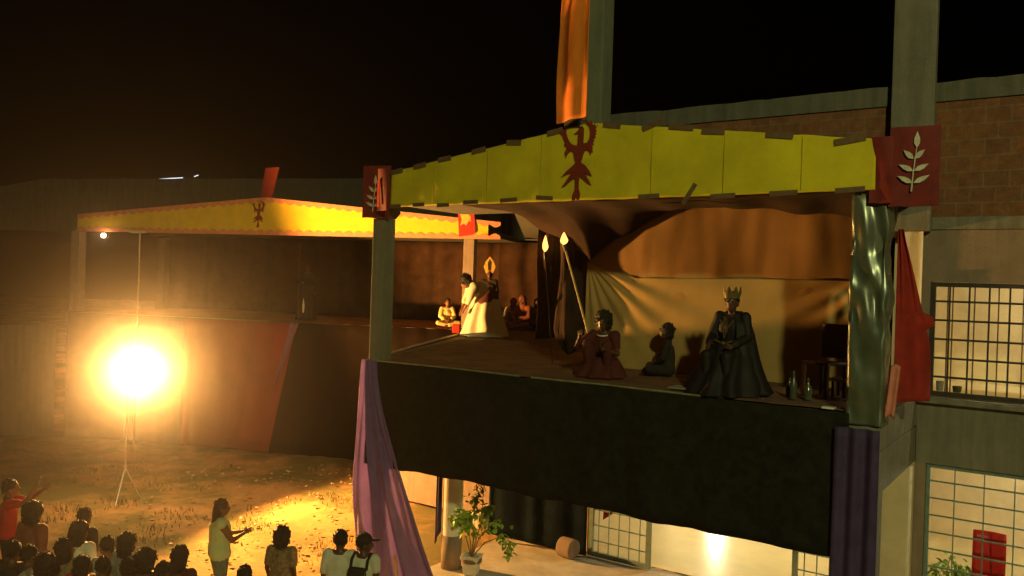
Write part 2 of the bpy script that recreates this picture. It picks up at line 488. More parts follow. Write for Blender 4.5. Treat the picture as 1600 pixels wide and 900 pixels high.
# rooms behind the windows
def room(z0, z1, name, far=6.2):
    g = G()
    g.box(7.7, 13.5, far, far + .1, bz(z0), bz(z1)); g.box(7.6, 7.72, 2.72, far, bz(z0), bz(z1)); g.box(13.3, 13.42, 2.72, far, bz(z0), bz(z1))
    g.box(7.6, 13.5, 2.72, far + .1, bz(z1), bz(z1) + .08); g.box(7.6, 13.5, 2.72, far + .1, bz(z0) - .08, bz(z0) - .002)
    g.build(name, 'cream', B)
room(-1.34, 1.15, 'upper_room', 5.2)
room(-4.98, -2.3, 'lower_room')
# an inner pillar in the upper room
g = G(); g.box(9.62, 9.95, 3.6, 3.9, bz(-1.34), bz(1.14)); g.build('inner_pillar', 'cream', B)
# stumps of the next storey's pillars
g = G(); g.box(3.94, 4.23, 0.10, 0.40, bz(1.625), bz(4.7)); g.build('pillar', 'greencol', B, bevel=0.01)
g = G(); g.box(7.56, 8.10, 2.30, 2.455, bz(0.9), bz(4.7)); g.build('pillar', 'concrete', B, bevel=0.012)
# doorway wall below the stage with a glossy tiled hall behind
g = G(); g.box(-3.2, 2.36, 4.2, 4.35, bz(-5), bz(-1.76)); g.build('ground_floor_wall', 'plaster', B)
g = G(); g.box(2.36, 7.62, 3.5, 3.65, bz(-2.9), bz(-1.76)); g.box(6.9, 7.62, 3.5, 3.65, bz(-5), bz(-2.903)); g.build('ground_floor_wall', 'cream', B)
g = G(); g.box(.2, 7.6, 13.5, 13.6, bz(-5), bz(-1.8)); g.box(.1, .2, 4.36, 13.6, bz(-5), bz(-1.8)); g.box(2.362, 2.40, 3.5, 4.34, bz(-4.96), bz(-1.8)); g.box(7.6, 7.62, 3.7, 13.6, bz(-5), bz(-1.8)); g.build('hall_wall', 'cream', B)
g = G(); g.box(2.41, 7.59, 3.66, 13.49, bz(-1.95), bz(-1.80)); g.box(.21, 2.409, 4.36, 13.49, bz(-1.95), bz(-1.80)); g.build('hall_ceiling', 'white', B)
g = G(); g.slab([(2.41, 3.66), (7.59, 3.66), (7.59, 13.49), (.21, 13.49), (.21, 4.36), (2.41, 4.36)], bz(-5.0), bz(-4.965)); g.build('hall_floor', 'tile', B)

# window grilles
def grille(name, u0, u1, z0, z1, v, du, dz, m, parent, r=0.012, frame=0.035, extra=None):
    f = G()
    f.box(u0, u0 + frame, v - .03, v + .03, bz(z0), bz(z1)); f.box(u1 - frame, u1, v - .03, v + .03, bz(z0), bz(z1))
    f.box(u0 + frame, u1 - frame, v - .03, v + .03, bz(z0), bz(z0) + frame); f.box(u0 + frame, u1 - frame, v - .03, v + .03, bz(z1) - frame, bz(z1))
    fr = f.build(name, m, parent)
    n = max(1, round((z1 - z0) / dz)); b = G()
    for i in range(1, n):
        z = z0 + (z1 - z0) * i / n
        b.box(u0 + frame, u1 - frame, v - .012, v + .012, bz(z) - r, bz(z) + r)
    n = max(1, round((u1 - u0) / du))
    for i in range(1, n):
        u = u0 + (u1 - u0) * i / n
        b.box(u - r * .8, u + r * .8, v - .028, v - .0125, bz(z0) + frame, bz(z1) - frame)
    b.build('bars', m, fr)
    return fr
wf = grille('window', U0 + .004, U1 - .004, -1.325, 0.215, 2.56, 0.232, 0.257, 'bars', B, 0.014, 0.06)
g = G()
for u in (8.30, 8.36, 8.62, 8.90, 9.18, 9.24, 9.46, 9.75, 10.05):
    g.box(u - .008, u + .008, 2.65, 2.67, bz(-1.32), bz(.21))
g.build('sliding_frame', 'rust', wf)
grille('window', 8.125, U1 - .004, -4.115, -2.258, 2.56, 0.36, 0.24, 'greenmetal', B, 0.009, 0.05)
gr = grille('door_grille', 2.42, 3.66, -4.96, -2.95, 3.47, 0.205, 0.27, 'greenmetal', B, 0.010, 0.085)
grille('door_grille', 6.12, 6.88, -4.96, -2.95, 3.47, 0.20, 0.27, 'greenmetal', B, 0.010, 0.085)
# fluorescent lamps inside (lit lamps the photo shows the light of)
def tube_lamp(label, loc, th, L, power, col=(1, .92, .62), group=None, matn='tube', vert=False):
    t = thing('fluorescent_lamp', label, 'lamp', loc, th, group)
    if vert:
        G().box(-.035, .035, 0.02, .05, -L / 2, L / 2).build('housing', 'whiteplastic', t)
        G().tube([(0, 0, -L / 2 + .02), (0, 0, L / 2 - .02)], .016, 10).build('tube', matn, t)
        lo = (0, -.06, 0)
    else:
        G().box(-L / 2, L / 2, -.04, .04, 0.02, .055).build('housing', 'whiteplastic', t)
        G().tube([(-L / 2 + .02, 0, 0), (L / 2 - .02, 0, 0)], .016, 10).build('tube', matn, t)
        lo = (0, 0, -.08)
    l = lamp('tube_glow', 'POINT', (0, 0, 0), power, col, shadow_soft_size=.12)
    l.parent = t; l.location = lo
    return t
tube_lamp('fluorescent lamp on the ceiling of the barred upper room at right', N.w(10.6, 3.8, 1.05), N.th, 1.2, 160)
tube_lamp('fluorescent lamp on the ceiling of the lower barred room at right', N.w(9.8, 4.3, -2.42), N.th, 1.2, 90)
tube_lamp('upright fluorescent lamp on the far wall of the tiled hall under the stage', N.w(1.2, 13.42, -3.1), N.th, 1.3, 260, vert=True)
tube_lamp('fluorescent lamp on the ceiling of the tiled hall under the near stage', N.w(5.2, 6.2, -2.02), N.th, 1.2, 230)

# ------------------------------------------------------------------ columns
ca = thing('stage_column', 'green grey square column at the left front corner of the near stage', 'column', N.w(0.0, 0, GROUND), N.th, 'front columns of the near stage')
G().box(0.02, .27, .02, .30, O + DECK + .006, bz(1.02)).build('shaft', 'greencol', ca, bevel=.012)
g = G(); 
g.add([(x, y, z) for z, e in ((bz(1.025), 0), (bz(1.12), .055), (bz(1.29), .055)) for x, y in ((.02 - e, .02 - e), (.27 + e, .02 - e), (.27 + e, .30 + e), (.02 - e, .30 + e))],
      [(3, 2, 1, 0), (8, 9, 10, 11)] + [(l * 4 + k, l * 4 + (k + 1) % 4, l * 4 + 4 + (k + 1) % 4, l * 4 + 4 + k) for l in (0, 1) for k in range(4)])
g.build('capital', 'greencol', ca)
G().box(0.03, .26, .03, .29, 0, O - 1.757).build('lower_shaft', 'concrete', ca)
cb = thing('stage_column', 'square column wrapped in shiny plastic at the right front corner of the near stage', 'column', N.w(7.62, 0, GROUND), N.th, 'front columns of the near stage')
G().box(0.03, .33, .03, .33, O + DECK + .006, bz(1.25)).build('shaft', 'greencol', cb)
def wrap(s, t):
    # round the column, from the left side over the front to the right side
    z = DECK - .12 + (1.20 - DECK + .12) * t
    path = [(-.005, .34), (-.005, -.01), (.375, -.01), (.375, .34)]
    q = s * 3; i = min(2, int(q)); k = q - i
    x = path[i][0] + (path[i + 1][0] - path[i][0]) * k; y = path[i][1] + (path[i + 1][1] - path[i][1]) * k
    hi = max(.45, min(1, (z + .75) / .5)); amp = (.035 + .015 * nz(z * 1.3, 2)) * hi
    d = amp * math.sin(8 * z + 7 * k + 3.5 * nz(z * 1.4, k * 1.5)) * .6 + .045 * hi * nz(z * 2.8, q * 2.6, 5)
    if i == 1: y -= d; x += .01 * nz(z * 3, q)
    elif i == 0: x -= d
    else: x += d
    return (x, y, bz(z))
g = G(); g.grid(wrap, 36, 120); g.build('plastic_wrap', 'foil', cb, smooth=True, solid=.004)
G().box(0.02, .35, .04, .34, 0, O - 2.243).build('lower_shaft', 'concrete', cb)

rc = thing('round_column', 'white round column under the near stage behind the potted ficus', 'column', N.w(.86, 1.35, GROUND))
G().lathe([(.175, 0.6), (.175, 3.238)], 28).build('shaft', 'white', rc, smooth=False)
G().lathe([(.178, 0.015), (.178, .598)], 28).build('painted_base', 'plaster', rc)
for p in rc.children[0].data.polygons: p.use_smooth = len(p.vertices) == 4

# ------------------------------------------------------------------ fascia of the near stage (yellow gable band)
def gable(x, L, lo, hi): return lo + (hi - lo) * (1 - abs(2 * x / L - 1))
ya = thing('yellow_fascia', 'yellow gabled card band edged with brown tape above the near stage', 'banner', N.w(.50, -.08, 1.19), N.th, 'yellow gabled bands')
L = 7.36
pts_t = [(L * i / 30, gable(L * i / 30, L, .57, 1.06) + .008 * nz(i * .7, 5)) for i in range(31)]
def fas(s, t):
    x = L * s; h = gable(x, L, .57, 1.06) + .008 * nz(x * 2.8, 5)
    z = .008 * nz(x * 3.2, 8) + h * t
    return (x, -.004 + .014 * nz(x * 1.3, z * 1.5) + .006 * nz(x * 5, z * 4, 2) + .004 * abs(math.sin(x * 3.3)), z)
g = G(); g.grid(fas, 220, 24)
g.build('panel', 'yellow', ya, smooth=True, solid=.012)
g = G()
for x in (.92, 1.95, 2.9, 4.62, 5.60, 6.55):
    h = gable(x, L, .57, 1.06)
    g = G(); g.box(x - .0025, x + .0025, -.0225, -.0195, .02, h - .02); g.build('seam', 'seam', ya)
def tapebit(x, z, a, l=.30, h=.075, m='tape'):
    g = G(); T = Matrix.Translation((x, -.026, z)) @ Matrix.Rotation(-a, 4, 'Y')
    g.box(-l / 2, l / 2, -.003, .003, -h / 2, h / 2, T)
    g.build('tape_strip', m, ya)
sl = math.atan(.98 / L)
for i, (x, dz, da) in enumerate([(.13, 0, 0), (.62, 0, .02), (1.12, .01, -.03), (1.78, .01, .02), (2.42, .0, -.2), (3.12, .01, .03)]):
    tapebit(x, gable(x, L, .57, 1.06) - .015 + dz, sl + da, .26)
for x, dz, da, l in [(4.02, -.01, -.02, .27), (4.62, .03, .45, .30), (5.02, .02, 0, .34), (5.45, -.01, .02, .30), (6.28, -.01, .0, .33), (7.08, -.02, .25, .34)]:
    tapebit(x, gable(x, L, .57, 1.06) - .01 + dz, -sl + da, l)
for x, z, a, l in [(.12, .01, .0, .24), (.62, .02, 0, .24), (1.12, .0, 0, .24), (1.66, .03, 0, .28), (2.36, .04, .03, .30), (2.98, .05, -.08, .28),
                   (4.60, .02, .02, .30), (5.16, .03, 1.0, .30), (5.60, -.01, .03, .32), (6.35, .0, .02, .33), (7.10, .01, .04, .32)]:
    tapebit(x, z, a, l, .06)
# the eagle cut out of dark red card (pixels of its own drawing, 0..1575 by 0..900)
EAG = [(480,125),(497,150),(495,270),(530,268),(552,235),(560,190),(553,150),(530,120),(505,98),(470,82),(445,62),(480,75),(512,82),(505,55),(530,85),(548,108),(562,80),(572,105),(588,130),(605,108),(603,140),(628,132),(607,165),(622,175),(607,190),(620,205),(605,212),(612,235),(590,240),(600,262),(580,262),(600,290),(575,285),(590,325),(578,318),(592,352),(575,345),(570,372),(555,345),(535,330),(510,335),(495,375),(478,430),
       (520,455),(560,500),(588,545),(545,530),(515,515),(545,560),(585,622),(540,600),(500,562),(470,545),(462,600),(465,650),(480,690),(472,740),(455,740),(438,715),(430,742),(400,742),(402,700),(425,650),(425,600),(422,560),(380,580),(330,620),(292,632),(330,585),(385,515),(340,525),(285,545),(330,500),(380,465),(425,430),(408,380),(398,335),(370,330),(345,350),(325,382),(322,350),(308,352),(318,325),(335,295),(315,285),(305,262),(325,268),(300,225),(285,190),(262,170),(245,150),(280,155),(300,140),(330,132),(385,125),(325,140),(322,165),(335,205),(355,245),(385,272),(430,285),(440,265),(440,185),(425,192),(400,188),(425,172),(450,150),(458,130)]
def eagle(parent, cx, z0, h, y, m='eagle'):
    k = h / 680.0
    g = G(); g.prism([((x - 440) * k * .98 + cx, z0 + (742 - yy) * k) for x, yy in reversed(EAG)], y - .008, y)
    return g.build('eagle_emblem', m, parent)
eagle(ya, 3.50, .0, 1.13, -.0245)

# red corner panels with leaf sprays
def spray(parent, cx, z0, h, y, mirror=1):
    k = h; g = G()
    g.tube([(cx - .02 * k, y, z0), (cx, y, z0 + .3 * k), (cx + .04 * k, y, z0 + .72 * k)], [.016 * k, .012 * k, .007 * k], 6)
    def lf(x, z, a, l, wd):
        T = Matrix.Translation((x, y, z)) @ Matrix.Rotation(-a, 4, 'Y')
        g.prism([(0, 0), (l * .3, -wd), (l * .6, -wd * .9), (l, 0), (l * .6, wd * .9), (l * .3, wd)], -.005, .003, T)
    lf(cx + .045 * k, z0 + .72 * k, math.pi / 2, .28 * k, .045 * k)
    for z, l in ((.14, .27), (.34, .25), (.54, .22)):
        lf(cx + .01 * k, z0 + z * k, R(28 if z < .5 else 45), l * k, .042 * k)
        lf(cx + .00 * k, z0 + z * k, R(152 if z < .5 else 135), l * k, .042 * k)
    return g.build('leaf_spray', 'leaf', parent)
def bent(w_, h_, y=0.0, amp=.012):
    g = G(); g.grid(lambda s, t: (w_ * s, y + amp * math.sin(4 * s + 3 * t), h_ * t + .008 * nz(s * 3, t * 3)), 8, 10); return g
pa = thing('corner_panel', 'dark red panel with pale leaf spray on the left column top of the near stage', 'panel', N.w(-.06, -.16, 1.02), N.th + R(-18), 'dark red corner panels')
bent(.50, .86).build('panel', 'redp', pa, solid=.012)
spray(pa, .22, .10, .60, -.04)
pb = thing('corner_panel', 'plain red panel beside the leaf spray on the left column top of the near stage', 'panel', N.w(.31, -.20, 1.12), N.th + R(14), 'dark red corner panels')
bent(.30, .68).build('panel', 'redp', pb, solid=.012)
g = G(); g.box(.04, .11, -.03, -.018, .06, .50); g.build('bright_strip', 'redbright', pb)
pc = thing('corner_panel', 'dark red panel with pale leaf spray on the right end of the near stage band', 'panel', N.w(8.00, -.06, 1.0), N.th + R(-6), 'dark red corner panels')
bent(.50, .88, 0, .008).build('panel', 'redp', pc, solid=.012)
spray(pc, .24, .16, .66, -.035)
pd = thing('corner_panel', 'plain dark red cloth panel between yellow band and right leaf spray', 'panel', N.w(7.80, -.09, 1.04), N.th, 'dark red corner panels')
bent(.24, .74, 0, .015).build('panel', 'redp', pd, solid=.01)

# orange fabric tied on the pillar stump
g = G()
def of(s, t):
    z = 2.275 + 2.75 * t
    return (3.67 + .62 * s + (1 - s) * (.04 * math.sin(z * 1.6)), -.20 - .30 * s + .035 * math.sin(s * 9 + .6 * nz(z)), z - 1.6)
g.grid(of, 40, 40)
tag(g.build('hanging_fabric', 'orange', loc=N.w(0, .08, 1.6), th=N.th, smooth=True, solid=.006), 'long orange fabric hanging beside the pillar above the yellow band', 'fabric')

# ------------------------------------------------------------------ cloths of the near stage
def clothfold(s, z, k, seed, amp):
    return amp * (math.sin(s * k + seed + 1.3 * nz(z * .5, seed)) * .6 + .5 * nz(s * k * .35, z * .8, seed))
g = G()
g.grid(lambda s, t: (.06 + 7.60 * s, -.045 - .05 * clothfold(s, t, 55, 1, 1) * (.3 + t) * (1.4 if s < .12 else .7) - .05 * nz(s * 9, t * 1.5), -1.345 - (1.685 + .03 * nz(s * 5) + .012 * nz(s * 31)) * t), 220, 14)
tag(g.build('front_cloth', 'blackcloth', loc=N.w(0, 0, 0), th=N.th, smooth=True, solid=.006), 'long black cloth hanging from the front edge of the near stage', 'cloth')
def sidec(s, t):
    a = Vector((-.015, .02, 0)); b = Vector((-4.37, 9.0, 0)); p = a.lerp(b, s)
    k = .04 * math.sin(s * 70 + 2 * nz(s * 8)) * (.3 + t)
    return (p.x - .05 + k * .9, p.y + k * .43, -1.35 - 1.7 * t)
g = G(); g.grid(sidec, 160, 8)
tag(g.build('added_side_cloth', 'blackcloth', loc=N.w(0, 0, 0), th=N.th, smooth=True, solid=.006), 'black cloth added over the lit slab on the open left side of the near stage', 'cloth')  # added cloth that darkens the floodlit slab side
# purple drape at the left corner, gathered at the top and spreading to the ground, pulled to a pole
def pur(s, t):
    z = -1.32 - 3.75 * t
    x0 = .05 - .06 * math.sin(t * 3.1); wdt = .30 + 1.55 * t ** 1.3
    return (x0 + wdt * s, -.14 - .05 * t - (.03 + .075 * t) * (math.sin(s * 22 + 1.0 - t * 2.5 + 2.2 * nz(s * 4, t * 1.2, 3)) * .6 + .5 * math.sin(s * 37 + 2 + t * 1.5) * (1 - .3 * t)) - .06 * nz(s * 7, t * 2.5) + .25 * t * s, z)
g = G(); g.grid(pur, 90, 70)
tag(g.build('purple_drape', 'purple', loc=N.w(0, 0, 0), th=N.th, smooth=True, solid=.006), 'shiny purple drape falling from left corner of the near stage to the ground', 'drape', 'purple drapes')
g = G(); g.grid(lambda s, t: (7.52 + .48 * s, -.10 - .03 * math.sin(s * 16 + t), -1.50 - 3.55 * t), 40, 30)
tag(g.build('indigo_drape', 'indigo', loc=N.w(0, 0, 0), th=N.th, smooth=True, solid=.006), 'dark indigo drape hanging down the right corner column of the near stage', 'drape', 'purple drapes')
g = G(); g.grid(lambda s, t: (7.30 + .40 * s + .1 * t, -.16 - .035 * math.sin(s * 13 + t), -4.05 - 1.0 * t), 30, 20)
tag(g.build('violet_drape', mat('violet_satin', (0.20, .07, .50), .4, .2, 4), loc=N.w(0, 0, 0), th=N.th, smooth=True, solid=.006), 'bright violet cloth tail at the foot of the indigo drape', 'drape', 'purple drapes')
# wooden pole leaning at the purple drape's foot
tag(G().tube([(0, 0, 0), (-.16, .02, .62)], .025, 8).build('wooden_pole', 'wood', loc=N.w(1.12, -.25, GROUND + .02), th=N.th), 'short yellow wooden pole at the foot of the purple drape', 'pole')
# blue black tarp under the deck
g = G(); g.grid(lambda s, t: (.45 + 1.93 * s, 3.0 + .45 * s + .012 * math.sin(s * 24 + 2 * nz(s * 4, t)), -1.9 - (2.95 + .15 * s) * t), 50, 20)
tag(g.build('tarp', 'tarp', loc=N.w(0, 0, 0), th=N.th, smooth=True, solid=.006), 'blue black tarp hanging under the near stage behind the ficus', 'tarp')
g = G(); g.grid(lambda s, t: (.60 + .14 * s, 1.2 + .02 * math.sin(s * 10), -1.8 - (2.8 - .3 * s) * t), 14, 14)
tag(g.build('narrow_curtain', 'indigo', loc=N.w(0, 0, 0), th=N.th, smooth=True, solid=.006), 'narrow dark curtain hanging left of the white round column', 'curtain')
# red cloth hung behind the wrapped column, and its pink tail
def redc(s, t):
    z = .78 - 2.0 * t
    wdt = .06 + .26 * min(1, t * 1.5) + .1 * (1 if .48 < t < .56 else 0) * s
    return (8.04 + wdt * s, .35 + .5 * s * min(1, t * 1.2) + .03 * math.sin(s * 11 + t * 2), z)
g = G(); g.grid(redc, 30, 40)
tag(g.build('red_cloth', mat('red_muslin', (.32, .02, .01), .85, .25, 5), loc=N.w(0, 0, 0), th=N.th, smooth=True, solid=.006), 'red cloth hanging on the right side of the plastic wrapped column', 'cloth')
g = G(); g.grid(lambda s, t: (8.03 + .09 * s + .05 * (1 - t), -.02 + .02 * math.sin(s * 3), -.78 - .58 * t + .03 * math.sin(3.1 * s)), 8, 12)
tag(g.build('pink_cloth', mat('pink_cloth', (.62, .22, .16), .8, .2, 5), loc=N.w(0, 0, 0), th=N.th, smooth=True, solid=.03), 'short pink cloth end hanging low on the right corner of the near stage', 'cloth')

# stage floor covering
g = G()
def carp(s, t):
    a = Vector((.05 + 7.55 * s, .03, 0)); b = Vector((-4.25 + 12.2 * s, 9.0 + 1.2 * (1 - s) , 0))
    p = a.lerp(b, t)
    return (p.x, p.y, -1.352 + .012 + .018 * max(0, nz(p.x * 2.2, p.y * 2.2)) + .03 * max(0, nz(p.x * .9, p.y * .9, 4) - .15))
g.grid(carp, 130, 130)
tag(g.build('stage_carpet', 'carpet', loc=N.w(0, 0, 0), th=N.th, smooth=True, solid=.004), 'worn brown carpet covering the floor of the near stage', 'carpet')
g = G(); g.tube([(0.06, .05, -1.33), (-1.2, 2.4, -1.325), (-2.9, 5.8, -1.325), (-4.20, 8.3, -1.33)], .026, 6)
tag(g.build('rolled_edge', 'edge', loc=N.w(0, 0, 0), th=N.th), 'pale rolled edge along the open left side of the near stage', 'edging')
g = G()
for u0, u1 in ((.1, 3.1), (3.3, 5.9)): g.tube([(u0, -.02, -1.335), ((u0 + u1) / 2, -.03, -1.325), (u1, -.02, -1.335)], .014, 6)
tag(g.build('front_edging', mat('olive_edging', (.24, .24, .12), .7, .3, 6), loc=N.w(0, 0, 0), th=N.th), 'thin olive strip along the front edge of the near stage', 'edging')
tag(G().box(-.25, .35, -.16, .16, 0, .018).build('floor_mat', 'c_grey', loc=N.w(5.55, .40, -1.315), th=N.th), 'grey green mat lying left of the king on the near stage', 'mat')
tag(G().box(-.07, .07, -.05, .05, 0, .02).build('floor_tile', 'whiteplastic', loc=N.w(7.42, .02, -1.325), th=N.th), 'small white tile at the right end of the near stage edge', 'tile')

# backdrop: tan upper sheet under an arch, pale lower sheet pinned high at left with radiating folds
def ztop(u):
    pts = [(2.6, .30), (2.9, .45), (3.4, .80), (4.0, 1.10), (4.6, 1.33), (5.0, 1.38), (5.8, 1.24), (6.6, 1.16), (7.6, 1.05)]
    for (a, b), (c, d) in zip(pts, pts[1:]):
        if a <= u <= c: return b + (d - b) * (u - a) / (c - a)
    return pts[-1][1]
g = G()
g.grid(lambda s, t: (2.85 + 4.75 * s, 2.348 + .02 * math.sin(s * 14 + 2 * nz(t * 2, s * 3)) + .012 * nz(s * 20, t * 2), ztop(2.85 + 4.75 * s) + .06 - (ztop(2.85 + 4.75 * s) + .9) * t), 90, 40)
tag(g.build('upper_backdrop', 'backdrop', loc=N.w(0, 0, 0), th=N.th, smooth=True, solid=.005), 'tan backdrop sheet under the black swags at the back of the near stage', 'backdrop', 'backdrop sheets')
def low(s, t):
    u = 2.84 + 4.75 * s; top = .42 - .28 * min(1, s * 5) ** .8 + .02 * math.sin(3.1 * s) + .07 * s
    z = top - (top + 1.33) * t
    # folds fan out of the upper left pin and of the upper right pin
    du, dz = u - 2.9, .30 - z + .12
    a = math.atan2(dz, du + .05); r = math.hypot(du, dz)
    f1 = .030 * math.sin(a * 26) * math.exp(-r * .75) * min(1, r * 3)
    du, dz = 7.6 - u, .25 - z + .15
    a2 = math.atan2(dz, du + .05); r2 = math.hypot(du, dz)
    f2 = .024 * math.sin(a2 * 24) * math.exp(-r2 * .7) * min(1, r2 * 2)
    return (u, 2.325 + f1 + f2 + .012 * nz(u * 2, z * 2) - .03 * t, z)
g = G(); g.grid(low, 240, 80)
tag(g.build('lower_backdrop', 'backdrop2', loc=N.w(0, 0, 0), th=N.th, smooth=True, solid=.005), 'pale tan lower backdrop sheet with radiating folds behind the king', 'backdrop', 'backdrop sheets')
# black swags under the roof
def swag(s, t):
    u = 1.6 + 6.0 * s; zt = ztop(max(2.6, u))
    if u < 2.9: zt = 1.16 - (u - 1.6) * .5
    z0 = 1.26; v = .06 + 2.2 * t
    z = z0 + (zt - z0) * t ** 6 - .05 * math.sin(math.pi * t) * (.6 + .6 * nz(u * .8, 3)) + .05 * math.sin(u * 7 + 4 * t) * t * (1 - .4 * t)
    return (u, v, min(z, 1.285))
g = G(); g.grid(swag, 150, 40)
tag(g.build('black_swag', 'brownblack', loc=N.w(0, 0, 0), th=N.th, smooth=True, solid=.006), 'black fabric swags stretched under the roof of the near stage', 'fabric', 'dark fabrics over the stage')
# tied black curtain bundle left of the backdrop
def bund(t, z): return 1 + .14 * math.sin(t * 7 + z * 2) + .08 * math.sin(t * 13)
g = G(); g.lathe([(.03, -1.18), (.12, -1.10), (.21, -.95), (.25, -.75), (.22, -.4), (.19, 0), (.17, .45), (.2, .85), (.25, 1.1)], 40, wob=bund)
tag(g.build('curtain_bundle', 'brownblack', loc=N.w(2.52, 2.35, 0), th=N.th, smooth=True), 'dark curtain gathered into a hanging bundle left of the tan backdrop', 'curtain')
# brown curtains at the back of the deep left part of the stage
g = G(); g.grid(lambda s, t: (.1 + 7.8 * s, .06 * math.sin(s * 60 + 2 * nz(t * 2, s * 9)), 1.32 - 2.64 * t), 260, 10)
tag(g.build('back_curtain', 'brown', loc=(-.55, 25.95, 0), th=.0, smooth=True, solid=.006), 'dark brown curtain closing the back of the deep stage behind the seated group', 'curtain', 'brown stage curtains')
g = G(); g.grid(lambda s, t: (1.4 * s, .07 * math.sin(s * 22 + 2 * nz(t * 2, s * 9)), 1.30 - 2.5 * t + .15 * s), 70, 16)
tag(g.build('brown_curtain', 'brown', loc=(.55, 18.2, 0), th=-.35, smooth=True, solid=.006), 'brown curtain hanging behind the two torches', 'curtain', 'brown stage curtains')

# ------------------------------------------------------------------ far stage
FB = thing('far_building', 'long low building with the far stage, dark green grey parapet above its yellow band', 'building', F.w(0, 0, GROUND), F.th)
FD = -1.27
def parapet():
    g = G(); n = 50
    top = [(-9 + 24 * i / n, bz(3.30 + .02 * i / n * 10 * .3 + .03 * nz(i * .5, 2) - .55 * max(0, (8 - i) / 8))) for i in range(n + 1)]
    g.prism([(-9, bz(1.4)), (15, bz(1.4))] + list(reversed(top)), 4.02, 4.25)
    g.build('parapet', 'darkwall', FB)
parapet()
g = G(); g.box(-.3, 12.9, 0.15, 4.0, bz(1.30), bz(1.45)); g.build('roof_slab', 'mossy', FB)
g = G(); g.box(-.4, 13.2, .02, 4.3, bz(FD - .38), bz(FD - .012)); g.build('floor_slab', 'concrete', FB)
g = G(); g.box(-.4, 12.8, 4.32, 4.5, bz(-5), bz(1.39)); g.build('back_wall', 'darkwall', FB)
g = G(); g.grid(lambda s, t: (-.38 + 13.5 * s, .0 + 4.28 * t, bz(FD) + .03 * max(0, nz(s * 20, t * 5))), 120, 30)
g.build('floor_carpet', 'carpetfar', FB, smooth=True)
for i, (u, v, lab) in enumerate([(12.30, .02, 'tan grey square column at the right end of the far stage'), (-.30, .02, 'faint square column at the left end of the far stage'), (.35, 3.2, 'faint square column standing back on the far stage near the lamp post')]):
    c = thing('far_column', lab, 'column', F.w(u, v, GROUND), F.th, 'columns of the far stage')
    G().box(0, .30, 0, .30, O + FD + .03, bz(1.19)).build('shaft', 'plaster', c, bevel=.012)
fy = thing('yellow_fascia', 'yellow gabled band with pink scalloped edges above the far stage', 'banner', F.w(0, -.05, 1.21), F.th, 'yellow gabled bands')
L2 = 13.0
g = G(); g.prism([(0, 0), (L2, 0), (L2, gable(L2, 12.7, .46, 1.02)), (6.35, 1.02), (0, .46)], -.02, .02); g.build('panel', 'yellow2', fy)
def scal(x0, x1, zf, up, name):
    g = G(); n = int(abs(x1 - x0) / .30)
    pts = []
    for i in range(n):
        a = x0 + (x1 - x0) * i / n; b = x0 + (x1 - x0) * (i + 1) / n
        for k in range(6):
            q = k / 6; x = a + (b - a) * q
            pts.append((x, zf(x) + up * (.055 + .07 * math.sin(math.pi * q))))
    pts.append((x1, zf(x1) + up * .055))
    base = [(x1, zf(x1) - up * .03), (x0, zf(x0) - up * .03)]
    poly = pts + base
    if up > 0: poly = list(reversed(poly))
    g.prism(poly, -.040, -.024); g.build(name, 'scallop', fy)
scal(0.0, 6.34, lambda x: gable(x, 12.7, .46, 1.02), -1, 'scalloped_edge')
scal(6.36, 13.35, lambda x: gable(x, 12.7, .46, 1.02), -1, 'scalloped_edge')
scal(0.0, 13.35, lambda x: 0, 1, 'scalloped_edge')
eagle(fy, 6.15, .18, .78, -.043)
fp = thing('red_banner', 'tall dark red panel tilted above the peak of the far yellow band', 'panel', F.w(6.25, -.15, 2.25), F.th, 'red panels of the far stage')
g = G(); g.prism([(-.02, 0), (.36, .03), (.56, .86), (.12, .84)], -.01, .01); g.build('panel', 'redp', fp)
fq = thing('red_banner', 'bright red panel with gold emblem on the right column of the far stage', 'panel', F.w(12.18, -.12, 1.23), F.th, 'red panels of the far stage')
g = G(); g.prism([(.03, 0), (.40, .06), (.49, .12), (.42, .80), (-.03, .82)], -.012, .012); g.build('panel', 'redbright', fq)
g = G(); g.prism([(.06, .30), (.16, .36), (.22, .30), (.30, .44), (.36, .40), (.34, .56), (.26, .62), (.24, .78), (.16, .76), (.14, .62), (.04, .60), (.10, .48)], -.022, -.0135); g.build('emblem', 'gold', fq)
# cloths below the far stage: dark and dark red
g = G(); g.grid(lambda s, t: (-.3 + 4.2 * s, -.03 - .02 * nz(s * 9, t * 2), FD - .02 - 3.8 * t), 90, 10)
tag(g.build('front_cloth', 'brown', loc=F.w(0, 0, 0), th=F.th, smooth=True, solid=.006), 'brown cloth hanging below the far stage behind the floodlight', 'cloth', 'cloths hanging below the far stage')
g = G(); g.grid(lambda s, t: (3.9 + 3.6 * s - .75 * t * s, -.17 - .03 * nz(s * 8, t * 2) - .012 * math.sin(s * 31 + 4 * nz(s * 3)), FD - .02 - 3.72 * t), 90, 10)
tag(g.build('front_cloth', 'darkred', loc=F.w(0, 0, 0), th=F.th, smooth=True, solid=.006), 'dark red cloth hanging below the middle of the far stage', 'cloth', 'cloths hanging below the far stage')
g = G(); g.grid(lambda s, t: (6.6 + 6.9 * s, -.03 - .03 * math.sin(s * 70), FD - .02 - 3.75 * t), 120, 10)
tag(g.build('front_cloth', mat('darkened_black_cloth', (.009, .005, .003), .95, .3, 4, spec=.05), loc=F.w(0, 0, 0), th=F.th, smooth=True, solid=.006), 'brown black cloth hanging below the right part of the far stage', 'cloth', 'cloths hanging below the far stage')  # cloth colour set darker to offset the floodlight on it
g = G(); g.grid(lambda s, t: (7.35 + .28 * s - .45 * t * (1 + s * .3), -.24 - .02 * math.sin(s * 9), FD - .02 - 1.9 * t * (1 - .2 * s)), 12, 14)
